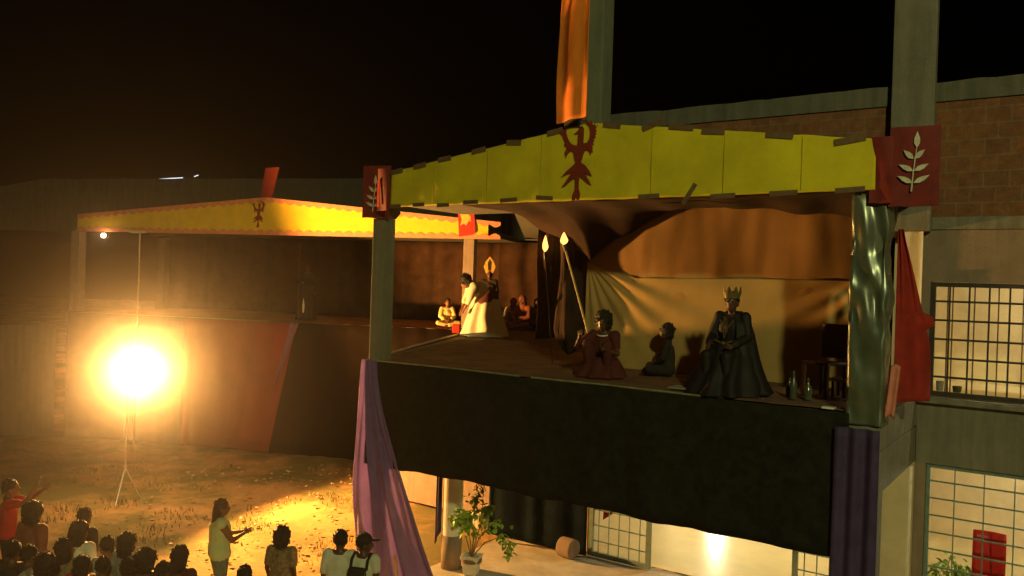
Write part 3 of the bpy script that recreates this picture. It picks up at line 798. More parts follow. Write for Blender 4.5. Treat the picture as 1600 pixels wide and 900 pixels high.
tag(g.build('purple_strip', mat('dull_purple_cloth', (.16, .07, .16), .8, .2, 5), loc=F.w(0, 0, 0), th=F.th, smooth=True, solid=.006), 'dull purple strip beside the dark red cloth below the far stage', 'cloth')
g = G(); g.grid(lambda s, t: (-.2 + 12.9 * s, 4.0 + .05 * math.sin(s * 120 + 2 * nz(s * 20)), 1.28 - 2.5 * t), 300, 8)
tag(g.build('far_curtain', 'brown', loc=F.w(0, 0, 0), th=F.th, smooth=True, solid=.006), 'dark brown curtain behind the far stage', 'curtain', 'brown stage curtains')
yw = thing('added_yard_wall', 'dark wall added left of the far stage to close off the lit ground', 'wall', (-13.9, 25.3, GROUND))  # added wall, puts darkness over the open ground at far left
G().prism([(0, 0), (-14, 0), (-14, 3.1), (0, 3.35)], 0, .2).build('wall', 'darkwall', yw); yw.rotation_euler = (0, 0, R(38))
# glints of light on the far roof
for lab, p0, p1 in (('longer white roof light on the far parapet', (-.35, 3.30), (.62, 3.37)), ('small white roof light on the far parapet, right of the longer one', (1.08, 3.39), (1.24, 3.40))):
    r = thing('roof_light', lab, 'lamp', F.w(p0[0], 4.1, p0[1] + .02), F.th, 'lights on the far roof')
    l = p1[0] - p0[0]
    G().tube([(0, 0, 0), (l, 0, .05)], .014, 8).build('tube', 'coldtube', r)
    G().box(0, l, -.02, .02, -.05, -.02).build('bracket', 'blackmetal', r)

# lamp post and small bulb
bl = thing('hanging_bulb', 'small lit bulb under the left end of the far yellow band', 'lamp', F.w(1.05, -.2, 1.06), F.th)
G().ell((0, 0, 0), .065, 14).build('bulb', 'bulb', bl, smooth=True)
G().lathe([(.03, .055), (.03, .12), (.012, .14)], 10).build('socket', 'blackmetal', bl)
l = lamp('bulb_light', 'POINT', (0, -.1, 0), 2.5, (1, .62, .3), shadow_soft_size=.05); l.parent = bl
lp = thing('lamp_post', 'thin lit metal post with short crossbar left of the far stage middle', 'post', (-10.35, 22.9, GROUND))
G().tube([(0, 0, 0), (0, 0, 5.0), (0, 0, 6.10)], .022, 8).build('pole', 'edge', lp)
G().tube([(-.42, 0, 6.16), (-.2, 0, 6.11), (.16, 0, 6.11)], [.035, .05, .035], 8).build('crossbar', 'edge', lp)

# floodlight on a tripod
fl = thing('floodlight', 'glaring halogen floodlight on a tripod in the yard', 'floodlight', (FLOOD.x, FLOOD.y, GROUND + .02))
h = FLOOD.z - GROUND
T = Matrix.Translation((0, 0, h)) @ Vector((.86, -.36, .34)).to_track_quat('Y', 'Z').to_matrix().to_4x4()
g = G(); g.box(-.24, .24, -.12, .02, -.17, .17, T); g.box(-.26, .26, .02, .045, -.19, -.165, T); g.box(-.26, .26, .02, .045, .165, .19, T); g.box(-.26, -.235, .02, .045, -.165, .165, T); g.box(.235, .26, .02, .045, -.165, .165, T)
g.build('housing', 'blackmetal', fl)
g = G(); g.box(-.22, .22, .022, .03, -.15, .15, T); g.build('lens', 'floodlens', fl)
g = G(); g.tube([(0, 0, .75), (0, 0, h - .19)], .016, 10); g.build('pole', 'steel', fl)
g = G(); g.lathe([(.03, .66), (.03, .78)], 12); g.build('collar', 'steel', fl)
for a in (R(20), R(150), R(265)):
    g = G(); g.tube([(0, 0, .74), (math.cos(a) * .34, math.sin(a) * .34, .0)], .012, 8); g.build('leg', 'steel', fl)

# ------------------------------------------------------------------ torches
def torch(label, base, tip, m, fh=.2, fr=.045, power=40):
    d = (Vector(tip) - Vector(base))
    t = thing('torch', label, 'torch', base, 0, 'burning torches')
    G().tube([(0, 0, 0), d * .93], [.016, .014] if m == 'wood' else .009, 8).build('pole', m, t)
    G().tube([d * .92, d * .99], [.026, .032], 10).build('wick', 'blackmetal', t)
    g = G(); g.lathe([(.006, -.02), (fr * .8, fh * .1), (fr, fh * .28), (fr * .8, fh * .5), (fr * .42, fh * .78), (.003, fh)], 14, (d.x, d.y, d.z), wob=lambda a, z: 1 + .12 * math.sin(a * 3 + z * 30))
    g.build('flame', 'flame', t, smooth=True)
    l = lamp('flame_light', 'POINT', d + Vector((0, 0, fh * .4)), power, (1, .36, .08), shadow_soft_size=.05); l.parent = t
torch('burning torch on a pale pole held by the squatting figure', (1.20, 12.55, -.78), (.76, 12.5, .64), 'wood', .17, .058, 45)
torch('left burning torch on a dark pole with a taller flame', (.74, 14.35, -1.33), (.55, 14.3, .60), 'blackcloth', .26, .050, 45)

# ------------------------------------------------------------------ people
STAND = dict(pel=(0, 0, .95), waist=(0, 0, 1.10), chest=(0, .0, 1.28), neck=(0, -.01, 1.47), head=(0, .025, 1.60),
             shL=(-.175, 0, 1.41), elL=(-.22, -.03, 1.13), haL=(-.22, .08, .90), shR=(.175, 0, 1.41), elR=(.22, -.03, 1.13), haR=(.22, .08, .90),
             hiL=(-.085, 0, .92), knL=(-.10, .03, .50), anL=(-.11, -.01, .08), toL=(-.12, .14, .035), hiR=(.085, 0, .92), knR=(.10, .03, .50), anR=(.11, -.01, .08), toR=(.12, .14, .035))
SIT = dict(pel=(0, 0, .12), waist=(0, .0, .28), chest=(0, .02, .46), neck=(0, .03, .65), head=(0, .07, .78),
           shL=(-.17, .02, .59), elL=(-.23, .10, .34), haL=(-.10, .26, .24), shR=(.17, .02, .59), elR=(.23, .10, .34), haR=(.10, .26, .24),
           hiL=(-.09, 0, .11), knL=(-.33, .34, .14), anL=(.02, .42, .07), toL=(.12, .44, .05), hiR=(.09, 0, .11), knR=(.33, .34, .14), anR=(-.02, .34, .07), toR=(-.12, .36, .05))
SQUAT = dict(SIT, hiL=(-.09, 0, .14), knL=(-.15, .28, .46), anL=(-.14, .20, .07), toL=(-.15, .34, .04), hiR=(.09, 0, .14), knR=(.15, .28, .46), anR=(.14, .20, .07), toR=(.15, .34, .04))
CHAIR = dict(pel=(0, 0, .52), waist=(0, .0, .68), chest=(0, .0, .86), neck=(0, .0, 1.05), head=(0, .03, 1.18),
             shL=(-.18, 0, .99), elL=(-.25, .05, .74), haL=(-.17, .30, .64), shR=(.18, 0, .99), elR=(.25, .05, .74), haR=(.17, .30, .64),
             hiL=(-.10, 0, .50), knL=(-.14, .42, .50), anL=(-.14, .40, .09), toL=(-.14, .55, .04), hiR=(.10, 0, .50), knR=(.14, .42, .50), anR=(.14, .40, .09), toR=(.14, .55, .04))

def remesh(g, name, m, parent, vox=.014, smooth=3):
    o = g.build(name, m, None)
    md = o.modifiers.new('r', 'REMESH'); md.mode = 'VOXEL'; md.voxel_size = vox; md.use_smooth_shade = True
    if smooth:
        ms = o.modifiers.new('s', 'SMOOTH'); ms.iterations = smooth; ms.factor = .6
    dg = bpy.context.evaluated_depsgraph_get()
    me = bpy.data.meshes.new_from_object(o.evaluated_get(dg))
    me.name = name
    old = o.data; o.modifiers.clear(); o.data = me; bpy.data.meshes.remove(old)
    me.materials.clear()
    me.materials.append(M[m] if isinstance(m, str) else m)
    for p in me.polygons: p.use_smooth = True; p.material_index = 0
    o.parent = parent
    return o

def append_geo(o, g, mats):
    """add more faces (eyes, lips, fingers) to the same mesh"""
    me = o.data
    vs = [v.co.copy() for v in me.vertices]; fs = [list(p.vertices) for p in me.polygons]; mi = [p.material_index for p in me.polygons]
    b = len(vs); vs += g.v; fs += [[i + b for i in f] for f in g.f]; mi += g.m
    m2 = bpy.data.meshes.new(me.name); m2.from_pydata([tuple(v) for v in vs], [], fs)
    for m in mats: m2.materials.append(M[m] if isinstance(m, str) else m)
    for p, k in zip(m2.polygons, mi): p.material_index = k; p.use_smooth = True
    o.data = m2; bpy.data.meshes.remove(me)

def person(label, loc, rz, pose, S=1.0, skin='skin1', top=None, sleeve=1.0, bottom=None, robe=None, hair='short', hairm='hair', group=None, over=None, headturn=0.0, headtilt=0.0, girth=1.0, hat=None, sash=None, hs=1.08):
    """local frame: x to the person's right, y forward"""
    P = dict(pose)
    if over: P.update(over)
    P = {k: Vector(v) for k, v in P.items()}
    t = thing('person', label, 'person', loc, group=group, rz=rz)
    t.scale = (S, S, S)
    gi = girth
    b = G()
    HT = Matrix.Translation(P['head']) @ Matrix.Rotation(headturn, 4, 'Z') @ Matrix.Rotation(headtilt, 4, 'X') @ Matrix.Scale(hs, 4)
    b.ell((0, 0, .015), (.075, .093, .105), 16, 0, HT); b.ell((0, .025, -.055), (.055, .062, .062), 14, 0, HT)
    b.ell((0, .098, -.022), (.014, .020, .026), 8, 0, HT); b.ell((-.078, -.005, -.015), (.012, .022, .033), 8, 0, HT); b.ell((.078, -.005, -.015), (.012, .022, .033), 8, 0, HT)
    b.caps(P['neck'] - Vector((0, 0, .03)), .056, HT @ Vector((0, -.01, -.04)), .052)
    up = (P['neck'] - P['chest']).normalized()
    for s_ in ('L', 'R'):
        b.caps(P['neck'] - up * .05, .06, P['sh' + s_], .055 * gi)
        b.caps(P['chest'] + (P['sh' + s_] - P['neck']) * .35, .095 * gi, P['waist'] + (P['sh' + s_] - P['neck']) * .25, .085 * gi)
        b.caps(P['waist'] + (P['hi' + s_] - P['pel']) * .5, .085 * gi, P['hi' + s_], .10 * gi)
        b.caps(P['sh' + s_], .052 * gi, P['el' + s_], .040); b.caps(P['el' + s_], .040, P['ha' + s_], .026)
        b.caps(P['hi' + s_], .088 * gi, P['kn' + s_], .056); b.caps(P['kn' + s_], .054, P['an' + s_], .036); b.caps(P['an' + s_], .038, P['to' + s_], .030)
        d = (P['ha' + s_] - P['el' + s_]).normalized()
        side = d.cross(Vector((0, 1, 0.3))).normalized()
        b.caps(P['ha' + s_], .026, P['ha' + s_] + d * .07, .030)
    b.caps(P['chest'], .10 * gi, P['waist'], .09 * gi)
    body = remesh(b, 'body', skin, t)
    x = G(); x.k = 0
    for s_, sg in (('L', 1), ('R', -1)):
        d = (P['ha' + s_] - P['el' + s_]).normalized()
        side = d.cross(Vector((0, 1, .3))).normalized(); nrm = side.cross(d).normalized()
        base = P['ha' + s_] + d * .075
        for i, ln in enumerate((.055, .07, .075, .068)):
            q = base + side * (-.03 + .02 * i)
            k1 = q + d * ln * .55 + nrm * .006; k2 = k1 + (d * .7 + nrm * sg * .5).normalized() * ln * .5
            x.caps(q - d * .02, .0088, k1, .0085, 8); x.caps(k1, .0085, k2, .007, 8)
        q = P['ha' + s_] + d * .02 + side * sg * .028
        x.caps(q, .011, q + (d + side * sg * .8).normalized() * .05, .009, 8)
    x.k = 1
    for sx in (-.03, .03): x.ell((sx, .086, .012), (.013, .009, .008), 8, 0, HT)
    x.k = 2; x.ell((0, .086, -.062), (.024, .008, .007), 8, 0, HT)
    append_geo(body, x, [skin, 'eye', 'lip'])
    # clothes
    if top:
        c = G(); e = .014
        for s_ in ('L', 'R'):
            c.caps(P['neck'] - up * .075, .066, P['sh' + s_], .064 * gi)
            c.caps(P['chest'] + (P['sh' + s_] - P['neck']) * .35, .100 * gi + e, P['waist'] + (P['sh' + s_] - P['neck']) * .25, .095 * gi + e)
            c.caps(P['waist'] + (P['hi' + s_] - P['pel']) * .5, .095 * gi + e, P['hi' + s_] + (P['waist'] - P['pel']) * .1, .103 * gi + e)
            if sleeve > 0:
                a = P['sh' + s_]; k = P['el' + s_]
                c.caps(a, .058 * gi + e, a.lerp(k, min(1, sleeve)), .052 + e)
                if sleeve > 1: c.caps(k, .050 + e, k.lerp(P['ha' + s_], sleeve - 1), .046 + e)
        c.caps(P['chest'], .11 * gi + e, P['waist'], .10 * gi + e)
        so = remesh(c, 'shirt', top, t, .015, 2)
        wr = so.data
        for v in wr.vertices:
            q = v.co; v.co = q + Vector((nz(q.x * 9, q.y * 9, q.z * 5), nz(q.x * 9 + 7, q.y * 9, q.z * 5), 0)) * .012
    if bottom:
        c = G(); e = .012
        for s_ in ('L', 'R'):
            c.caps(P['hi' + s_], .095 * gi + e, P['kn' + s_], .066 + e); c.caps(P['kn' + s_], .064 + e, P['an' + s_].lerp(P['kn' + s_], .12), .050 + e)
        c.caps(P['waist'].lerp(P['pel'], .6), .10 * gi + e, P['pel'], .11 * gi + e)
        remesh(c, 'trousers', bottom, t, .016, 2)
    if robe:
        # a skirt lofted from the waist over the knees to the floor
        mt, r0, r1, sx, sy, cy = robe
        z1 = P['waist'].z; wx, wy = P['waist'].x, P['waist'].y
        c = G(); n = 60; rows = 16; vs = []; fs = []
        for j in range(rows + 1):
            q = j / rows; z = z1 * (1 - q) + .012 * q
            rr = r0 + (r1 - r0) * (q ** .75)
            ox = wx * (1 - q); oy = wy * (1 - q) + cy * q
            for k in range(n):
                a = 2 * math.pi * k / n
                f_ = 1 + (.03 + .09 * q) * math.sin(a * 9 + 2 * nz(q * 2, k * .1)) + .05 * nz(math.cos(a) * 2, math.sin(a) * 2, q * 3)
                vs.append((ox + rr * f_ * math.cos(a) * (1 + (sx - 1) * q), oy + rr * f_ * math.sin(a) * (1 + (sy - 1) * q), z))
        for j in range(rows):
            for k in range(n):
                fs.append((j * n + k, (j + 1) * n + k, (j + 1) * n + (k + 1) % n, j * n + (k + 1) % n))
        fs.append(tuple(range(n)))
        c.add(vs, fs); c.build('skirt', mt, t, smooth=True)
    if sash:
        c = G(); d = (P['chest'] - P['waist']).normalized(); cpt = P['waist'].lerp(P['chest'], .15)
        q = d.to_track_quat('Z', 'Y').to_matrix().to_4x4(); q.translation = cpt
        prof = [(.135 * gi + .03, -.09), (.150 * gi + .03, -.05), (.150 * gi + .03, .05), (.135 * gi + .03, .09)]
        n = 30
        vs = [q @ Vector((r_ * 1.12 * math.cos(2 * math.pi * k / n), r_ * .95 * math.sin(2 * math.pi * k / n), z_)) for r_, z_ in prof for k in range(n)]
        c.add(vs, [(i * n + k, i * n + (k + 1) % n, (i + 1) * n + (k + 1) % n, (i + 1) * n + k) for i in range(3) for k in range(n)])
        c.build('sash', sash, t, smooth=True, solid=.01)
    # hair
    hg = G()
    if hair == 'short':
        hg.ell((0, -.016, .035), (.084, .093, .098), 22, .03, HT)
    elif hair == 'afro':
        hg.ell((0, -.03, .045), (.118, .118, .112), 28, .035, HT); hg.ell((0, -.05, -.03), (.110, .085, .10), 24, .035, HT)
    elif hair == 'bob':
        hg.ell((0, -.02, .035), (.095, .100, .10), 24, .03, HT); hg.ell((0, -.045, -.06), (.096, .07, .11), 22, .05, HT)
    elif hair == 'bun':
        hg.ell((0, -.016, .035), (.085, .095, .098), 22, .02, HT); hg.ell((0, -.10, .075), (.05, .045, .045), 16, .06, HT)
    elif hair == 'long':
        hg.ell((0, -.02, .035), (.09, .098, .10), 24, .03, HT)
        hg.caps(HT @ Vector((0, -.05, 0)), .085, HT @ Vector((0, -.10, -.24)), .05)
    elif hair == 'tail':
        hg.ell((0, -.016, .035), (.085, .095, .098), 22, .02, HT)
        hg.caps(HT @ Vector((0, -.09, .05)), .03, HT @ Vector((0, -.15, -.10)), .022)
    if hg.v:
        base = list(hg.v); rr = {'afro': .014, 'bob': .012}.get(hair, .009)
        for _ in range(230):
            p_ = random.choice(base) + Vector((random.gauss(0, .006), random.gauss(0, .006), random.gauss(0, .006)))
            q_ = rr * random.uniform(.6, 1.25)
            hg.ell(p_, (q_, q_ * random.uniform(.6, 1.2), q_ * random.uniform(.7, 1.4)), 6, .15)
        ho = hg.build('hair', hairm, t, smooth=True)
    if hat: hat(t, HT)
    return t

def mitre(t, HT):
    # tall pointed hat, gold with a darker centre strip
    g = G()
    g.prism([(-.085, .03), (.085, .03), (.15, .20), (.10, .33), (0, .46), (-.10, .33), (-.15, .20)], -.05, .06, HT); g.k = 1
    g.prism([(-.035, .10), (.035, .10), (.05, .30), (0, .40), (-.05, .30)], .062, .066, HT)
    g.build('mitre', ['gold', 'c_dark'], t, bevel=.01)
def crown(t, HT):
    g = G(); n = 24; vs = []; fs = []
    for k in range(n):
        a = 2 * math.pi * k / n; c, s_ = math.cos(a), math.sin(a)
        vs += [(c * .088, s_ * .10, .055), (c * .105, s_ * .118, .13 + (.07 if k % 3 == 0 else .0))]
    for k in range(n):
        k2 = (k + 1) % n; fs.append((2 * k, 2 * k2, 2 * k2 + 1, 2 * k + 1))
    g.add(vs, fs, HT); g.build('crown', 'trim', t, solid=.008)
def cap(t, HT):
    g = G(); g.ell((0, -.01, .05), (.09, .10, .085), 20, 0, HT); g.ell((0, .12, .045), (.06, .07, .012), 14, 0, HT); g.build('cap', 'c_dark', t, smooth=True)
def scarf(m):
    def f(t, HT):
        g = G(); g.ell((0, -.02, .02), (.10, .105, .115), 20, .02, HT); g.caps(HT @ Vector((0, -.05, -.05)), .09, HT @ Vector((0, -.07, -.28)), .13)
        g.build('head_scarf', m, t, smooth=True)
    return f

def face(dx, dy):      # rotation so that local +y points to (dx,dy)
    return math.atan2(-dx, dy)
# actors on the near stage
kq = N.w(6.02, .62, DECK + .02)
king = person('person in black robe with gold trimmed belt and a crown, seated before the tan backdrop', kq, face(-.85, -1.0), CHAIR, 1.0, 'skin2', top='c_black', sleeve=1.9, bottom='c_black', robe=('c_black', .22, .46, 1.05, 1.1, .18), hair='short', hat=crown, girth=1.15, headturn=R(8), group='actors on the near stage')
g = G()
for s_ in (-1, 1):
    g.tube([(s_ * .04, .245, .66), (s_ * .16, .22, .70), (s_ * .24, .10, .76)], .012, 8)
g.ell((0, .25, .65), (.03, .012, .03), 10); g.ell((0, .22, .86), (.02, .012, .025), 8)
for s_ in (-1, 1): g.tube([(s_ * .09, .155, .95), (s_ * .03, .20, .86), (0, .23, .72)], .005, 6)
g.build('gold_belt', 'trim', king)
def cape(s, t):
    a = R(-20) - R(220) * s + 0; z = 1.05 * (1 - t) + .02
    r = [.10, .215, .27, .31, .35, .40, .46, .54][min(7, int(t * 7))]; r2 = [.215, .27, .31, .35, .40, .46, .54, .54][min(7, int(t * 7))]
    r = r + (r2 - r) * (t * 7 - int(t * 7)); z += .0 if t > .14 else -.02 * t / .14
    r *= 1 + .05 * t * math.sin(a * 11) + .02 * math.sin(a * 5)
    return (r * 1.18 * math.cos(a) + (.10 * t * max(0, -math.cos(a))), r * .85 * math.sin(a) - .02, z)
g = G(); g.grid(cape, 70, 28); g.build('cape', 'c_black', king, smooth=True, solid=.012)
st = thing('stool', 'low dark wooden stool under the king, mostly hidden by the robe', 'stool', kq, N.th)
G().box(-.17, .17, -.17, .17, .36, .40).build('seat', 'darkwood', st)
for sx in (-.14, .14):
    for sy in (-.14, .14): G().box(sx - .02, sx + .02, sy - .02, sy + .02, 0, .358).build('leg', 'darkwood', st)
sq = N.w(3.92, 1.0, DECK + .02)
sqp = person('person squatting in dark red clothes with a necklace, holding up the pale torch', sq, face(-.5, -1.0), SQUAT, 1.04, 'skin2', top='c_maroon', sleeve=.6, bottom='c_maroon', hair='afro', group='actors on the near stage',
       over=dict(elR=(.36, .16, .40), haR=(.26, .30, .56), elL=(-.26, .16, .34), haL=(-.16, .34, .40)), robe=('c_maroon', .18, .36, 1, 1, .12), girth=1.1)
G().tube([(.085 * math.cos(R(a)), .045 + .085 * math.sin(R(a)), .60 - .02 * math.sin(R(a))) for a in range(-10, 200, 15)], .011, 6).build('necklace', 'whiteplastic', sqp)
person('person in dark clothes added for the shadow shapes behind the squatting torch bearer', N.w(4.62, 1.8, DECK + .02), face(-1, .2), SIT, .86, 'skin2', top='c_dark', sleeve=1.5, bottom='c_dark', hair='afro', group='actors on the near stage')  # added figure, stands in for dark shadow shapes on the backdrop
# bowing figure in the white robe
BOW = dict(pel=(0, 0, .62), waist=(0, .04, .78), chest=(0, .20, .95), neck=(0, .37, 1.08), head=(0, .48, 1.12),
           shL=(-.17, .32, 1.03), elL=(-.20, .42, .78), haL=(-.12, .52, .55), shR=(.17, .32, 1.03), elR=(.20, .42, .78), haR=(.12, .52, .55),
           hiL=(-.10, 0, .60), knL=(-.14, .25, .10), anL=(-.14, -.20, .08), toL=(-.14, -.34, .04), hiR=(.10, 0, .60), knR=(.14, .25, .10), anR=(.14, -.20, .08), toR=(.14, -.34, .04))
person('person in white robe with dark red sash, bowing forward beside the tan column', (-.60, 20.7, DECK + .02), face(-1, -.25), BOW, 1.2, 'skin1', top='c_white', sleeve=1.3, robe=('c_white', .27, .38, 1.1, 1.25, .05), hair='afro', sash='c_maroon', girth=1.65, headtilt=R(-35), group='actors on the near stage')
person('standing person in dark robe wearing a pointed gold mitre, behind the bowing figure', (-.62, 22.3, DECK + .02), face(0, -1), STAND, .98, 'skin2', top='c_dark', sleeve=1.8, robe=('c_dark', .2, .36, 1, 1, 0), hair='short', hat=mitre, group='actors on the near stage')
person('seated person with grey white head scarf between the bowing figure and the curtain', (.05, 24.6, DECK + .03), face(.1, -1), SQUAT, 1.0, 'skin1', top='c_grey', sleeve=1.4, robe=('c_white', .2, .36, 1, 1, .1), hair=None, hat=scarf('c_rust'), group='actors on the near stage')
person('seated person wrapped in rust brown cloth right of the head scarf figure', (.35, 24.3, DECK + .03), face(-.6, -1), SIT, 1.1, 'skin1', top='c_rust', sleeve=1.5, bottom='c_rust', hair=None, hat=scarf('c_rust'), group='actors on the near stage')
person('rightmost seated person in brown at the back of the deep stage', (.78, 24.6, DECK + .03), face(-.3, -1), SIT, 1.0, 'skin1', top='c_rust', sleeve=1.5, bottom='c_dark', hair='bob', group='actors on the near stage')
person('small seated person in cream clothes at the right end of the far stage', F.w(11.75, .45, FD + .03), face(.25, -1), SIT, .86, 'skin1', top='c_cream', sleeve=1.7, bottom='c_cream', hair='short', group='actors on the far stage')
gd = person('standing guard in dark clothes with a tall staff on the far stage', F.w(7.35, .7, FD + .03), face(.3, -1), STAND, .95, 'skin2', top='c_dark', sleeve=1.8, bottom='c_dark', hair='short', group='actors on the far stage', robe=('c_dark', .2, .3, 1, 1, 0),
            over=dict(elR=(.30, .06, 1.18), haR=(.20, .22, 1.15)))
G().tube([(0, 0, 0), (-.02, 0, 2.25)], .018, 8).build('staff', 'darkwood', None, loc=F.w(7.22, .45, FD + .03))
tag(bpy.data.objects['staff'], 'tall dark staff standing in the hand of the far stage guard', 'staff')
G().prism([(-.02, 0), (.02, 0), (.035, .2), (.0, .42), (-.03, .22)], -.01, .01).build('white_cloth', 'c_white', None, loc=F.w(7.40, .40, FD + .25), th=F.th)
tag(bpy.data.objects['white_cloth'], 'small white cloth hanging before the far stage guard', 'cloth')
tag(G().box(-.1, .1, -.12, .12, 0, .22).build('red_box', 'redbright', loc=(-1.45, 22.0, DECK + .01), bevel=.02), 'small red box at the knees of the bowing figure', 'box')

# things at the right end of the near stage
ch = thing('wooden_chair', 'dark red wooden chair at the right end of the near stage', 'chair', N.w(7.08, 1.15, DECK + .02), N.th + R(25))
G().box(-.2, .2, -.2, .2, .42, .46).build('seat', 'darkwood', ch, bevel=.01)
for sx in (-.18, .18):
    for sy in (-.18, .18): G().box(sx - .022, sx + .022, sy - .022, sy + .022, 0, .418 if sy < 0 else .419).build('leg', 'darkwood', ch)
G().box(-.2, .2, .17, .205, .50, .95).build('backrest', 'darkwood', ch, bevel=.01)
def bottle(label, loc, hh, r):
    o = G().lathe([(r * .9, 0), (r, .02), (r, hh * .55), (r * .35, hh * .72), (r * .32, hh * .95), (r * .38, hh)], 14).build('bottle', mat('bottle_glass', (.08, .09, .05), .15, .3, 6, spec=.8), loc=loc, smooth=True)
    tag(o, label, 'bottle', 'bottles beside the king')
bottle('tall dark bottle just right of the king on the stage floor', N.w(6.86, .55, DECK + .02), .36, .045)
bottle('shorter dark bottle right of the tall one on the stage floor', N.w(7.02, .62, DECK + .02), .28, .05)
bottle('small dark bottle left of the tall one, nearest the king', N.w(6.74, .8, DECK + .02), .24, .045)
tb = thing('low_table', 'low dark table with shiny pale edges behind the right column', 'table', N.w(7.38, 1.35, DECK + .02), N.th)
G().box(-.24, .22, -.2, .2, .22, .25).build('tabletop', 'darkwood', tb)
G().box(-.25, .23, -.215, -.202, .215, .255).build('metal_edge', 'edge', tb)
for sx in (-.2, .18):
    for sy in (-.16, .16): G().box(sx - .015, sx + .015, sy - .015, sy + .015, 0, .218).build('leg', 'darkwood', tb)
tag(G().box(-.07, .07, -.1, .1, 0, .05).build('white_box', 'whiteplastic', loc=N.w(7.48, 1.25, DECK + .275), th=N.th, bevel=.008), 'small white box on the low table behind the right column', 'box')

# ------------------------------------------------------------------ spectators: standing in the yard, backs to the camera
_A = _rt; _B = _up
def at_height(px, py, z):
    """world point at height z seen at this pixel of the 1600x900 photograph"""
    d = _A * ((px - 800) / 1291.6) - _B * ((py - 450) / 1291.6) + _f0
    return d * (z / d.z)
def spectator(label, px, py, H, rz, **kw):
    p = at_height(px, py, GROUND + H)
    S = H / 1.715
    kw.setdefault('hs', 1.2); kw.setdefault('girth', 1.12)
    return person(label, (p.x, p.y, GROUND), rz, STAND, S, group='spectators in the yard', **kw)
CL = dict(elL=(-.20, .16, 1.14), haL=(-.05, .36, 1.20), elR=(.20, .16, 1.14), haR=(.05, .36, 1.20))
spectator('person with long brown hair in sleeveless pale green top, clapping apart from the crowd', 345, 782, 1.66, R(-65), skin='skin1', top='c_green', sleeve=0, bottom='c_jean', hair='long', hairm='hairb', over=CL, girth=1.45, hs=1.1)
spectator('person with round black hair and patterned tan shirt, right of the pale green top', 441, 829, 1.50, R(-8), skin='skin2', top='c_tan', sleeve=.7, bottom='c_dark', hair='afro')
spectator('person with cropped hair and broad white shirt, left of the capped person', 532, 832, 1.62, R(-4), skin='skin2', top='c_white', sleeve=.8, bottom='c_dark', hair='short', girth=1.2)
bp_ = spectator('person with dark cap and black backpack at the foot of the purple drape', 569, 838, 1.60, R(-14), headturn=R(-62), skin='skin2', top='c_white', sleeve=.5, bottom='c_dark', hair='short', hat=cap)
g = G(); g.box(-.13, .13, -.27, -.15, 1.0, 1.34); g.build('backpack', 'c_dark', bp_, bevel=.04)
for sx in (-.12, .12):
    G().tube([(sx, -.16, 1.30), (sx, -.13, 1.42), (sx, -.02, 1.485), (sx, .09, 1.43), (sx * 1.1, .13, 1.25)], .022, 8).build('strap', 'c_dark', bp_)
spectator('person with hair clip seen at the bottom edge below the green top', 382, 887, 1.50, R(10), skin='skin2', top='c_maroon', bottom='c_dark', hair='bun')
spectator('tall dark haired person in brown clothes at the far left of the crowd', 52, 790, 1.70, R(-20), skin='skin2', top='c_rust', sleeve=1.5, bottom='c_dark', hair='afro', girth=1.2)
spectator('person in red shirt with both arms raised at the left edge of the yard', 14, 752, 1.72, R(-60), skin='skin1', top='c_red', sleeve=.6, bottom='c_dark', hair='short', over=dict(elR=(.30, .22, 1.42), haR=(.26, .36, 1.66), elL=(-.26, .28, 1.34), haL=(-.10, .46, 1.52)))
spectator('person with long black hair and pale shirt in the middle of the left group', 124, 818, 1.66, R(-10), skin='skin2', top='c_white', sleeve=.7, bottom='c_dark', hair='bob', girth=1.1)
spectator('small dark head behind the long haired person in the left group', 131, 798, 1.58, R(-15), skin='skin2', top='c_dark', bottom='c_dark', hair='short')
spectator('person in red top nearest the camera in the left group', 128, 872, 1.45, R(-5), skin='skin2', top='c_red', bottom='c_dark', hair='bob')
spectator('round haired person at the bottom left edge in a brown top', 72, 872, 1.55, R(5), skin='skin2', top='c_rust', bottom='c_dark', hair='afro')
spectator('person with narrow dark head and grey shirt right of the left group', 198, 836, 1.64, R(-25), skin='skin2', top='c_grey', bottom='c_dark', hair='bob')
spectator('person with dark curly hair at the bottom edge, right of the grey shirt', 228, 864, 1.56, R(0), skin='skin2', top='c_dark', bottom='c_dark', hair='afro')
spectator('person with smooth dark hair at the right end of the left group', 281, 858, 1.60, R(-12), skin='skin2', top='c_maroon', bottom='c_dark', hair='bob')
spectator('person in pale top turned sideways, between the narrow head and the white shirt', 168, 842, 1.50, R(60), skin='skin1', top='c_grey', bottom='c_dark', hair='tail')
spectator('person in green grey shirt squeezed between the two left edge figures', 44, 856, 1.52, R(-30), skin='skin2', top='c_grey', bottom='c_dark', hair='short')
spectator('person with raised chin and tan patterned shirt in the left group', 99, 846, 1.58, R(20), skin='skin2', top='c_tan', sleeve=.7, bottom='c_dark', hair='bob')
spectator('small person in pale green shirt low in the left group', 160, 874, 1.42, R(-15), skin='skin2', top='c_green', bottom='c_dark', hair='short')
spectator('person with dark bun at the bottom edge below the grey shirt', 199, 878, 1.48, R(12), skin='skin2', top='c_maroon', bottom='c_dark', hair='bun')
spectator('person in dark clothes with pony tail at the bottom edge of the left group', 254, 882, 1.50, R(-35), skin='skin2', top='c_dark', bottom='c_dark', hair='tail')
spectator('half hidden person with dark hair at the bottom left corner', 20, 850, 1.55, R(-10), skin='skin2', top='c_dark', bottom='c_dark', hair='short')

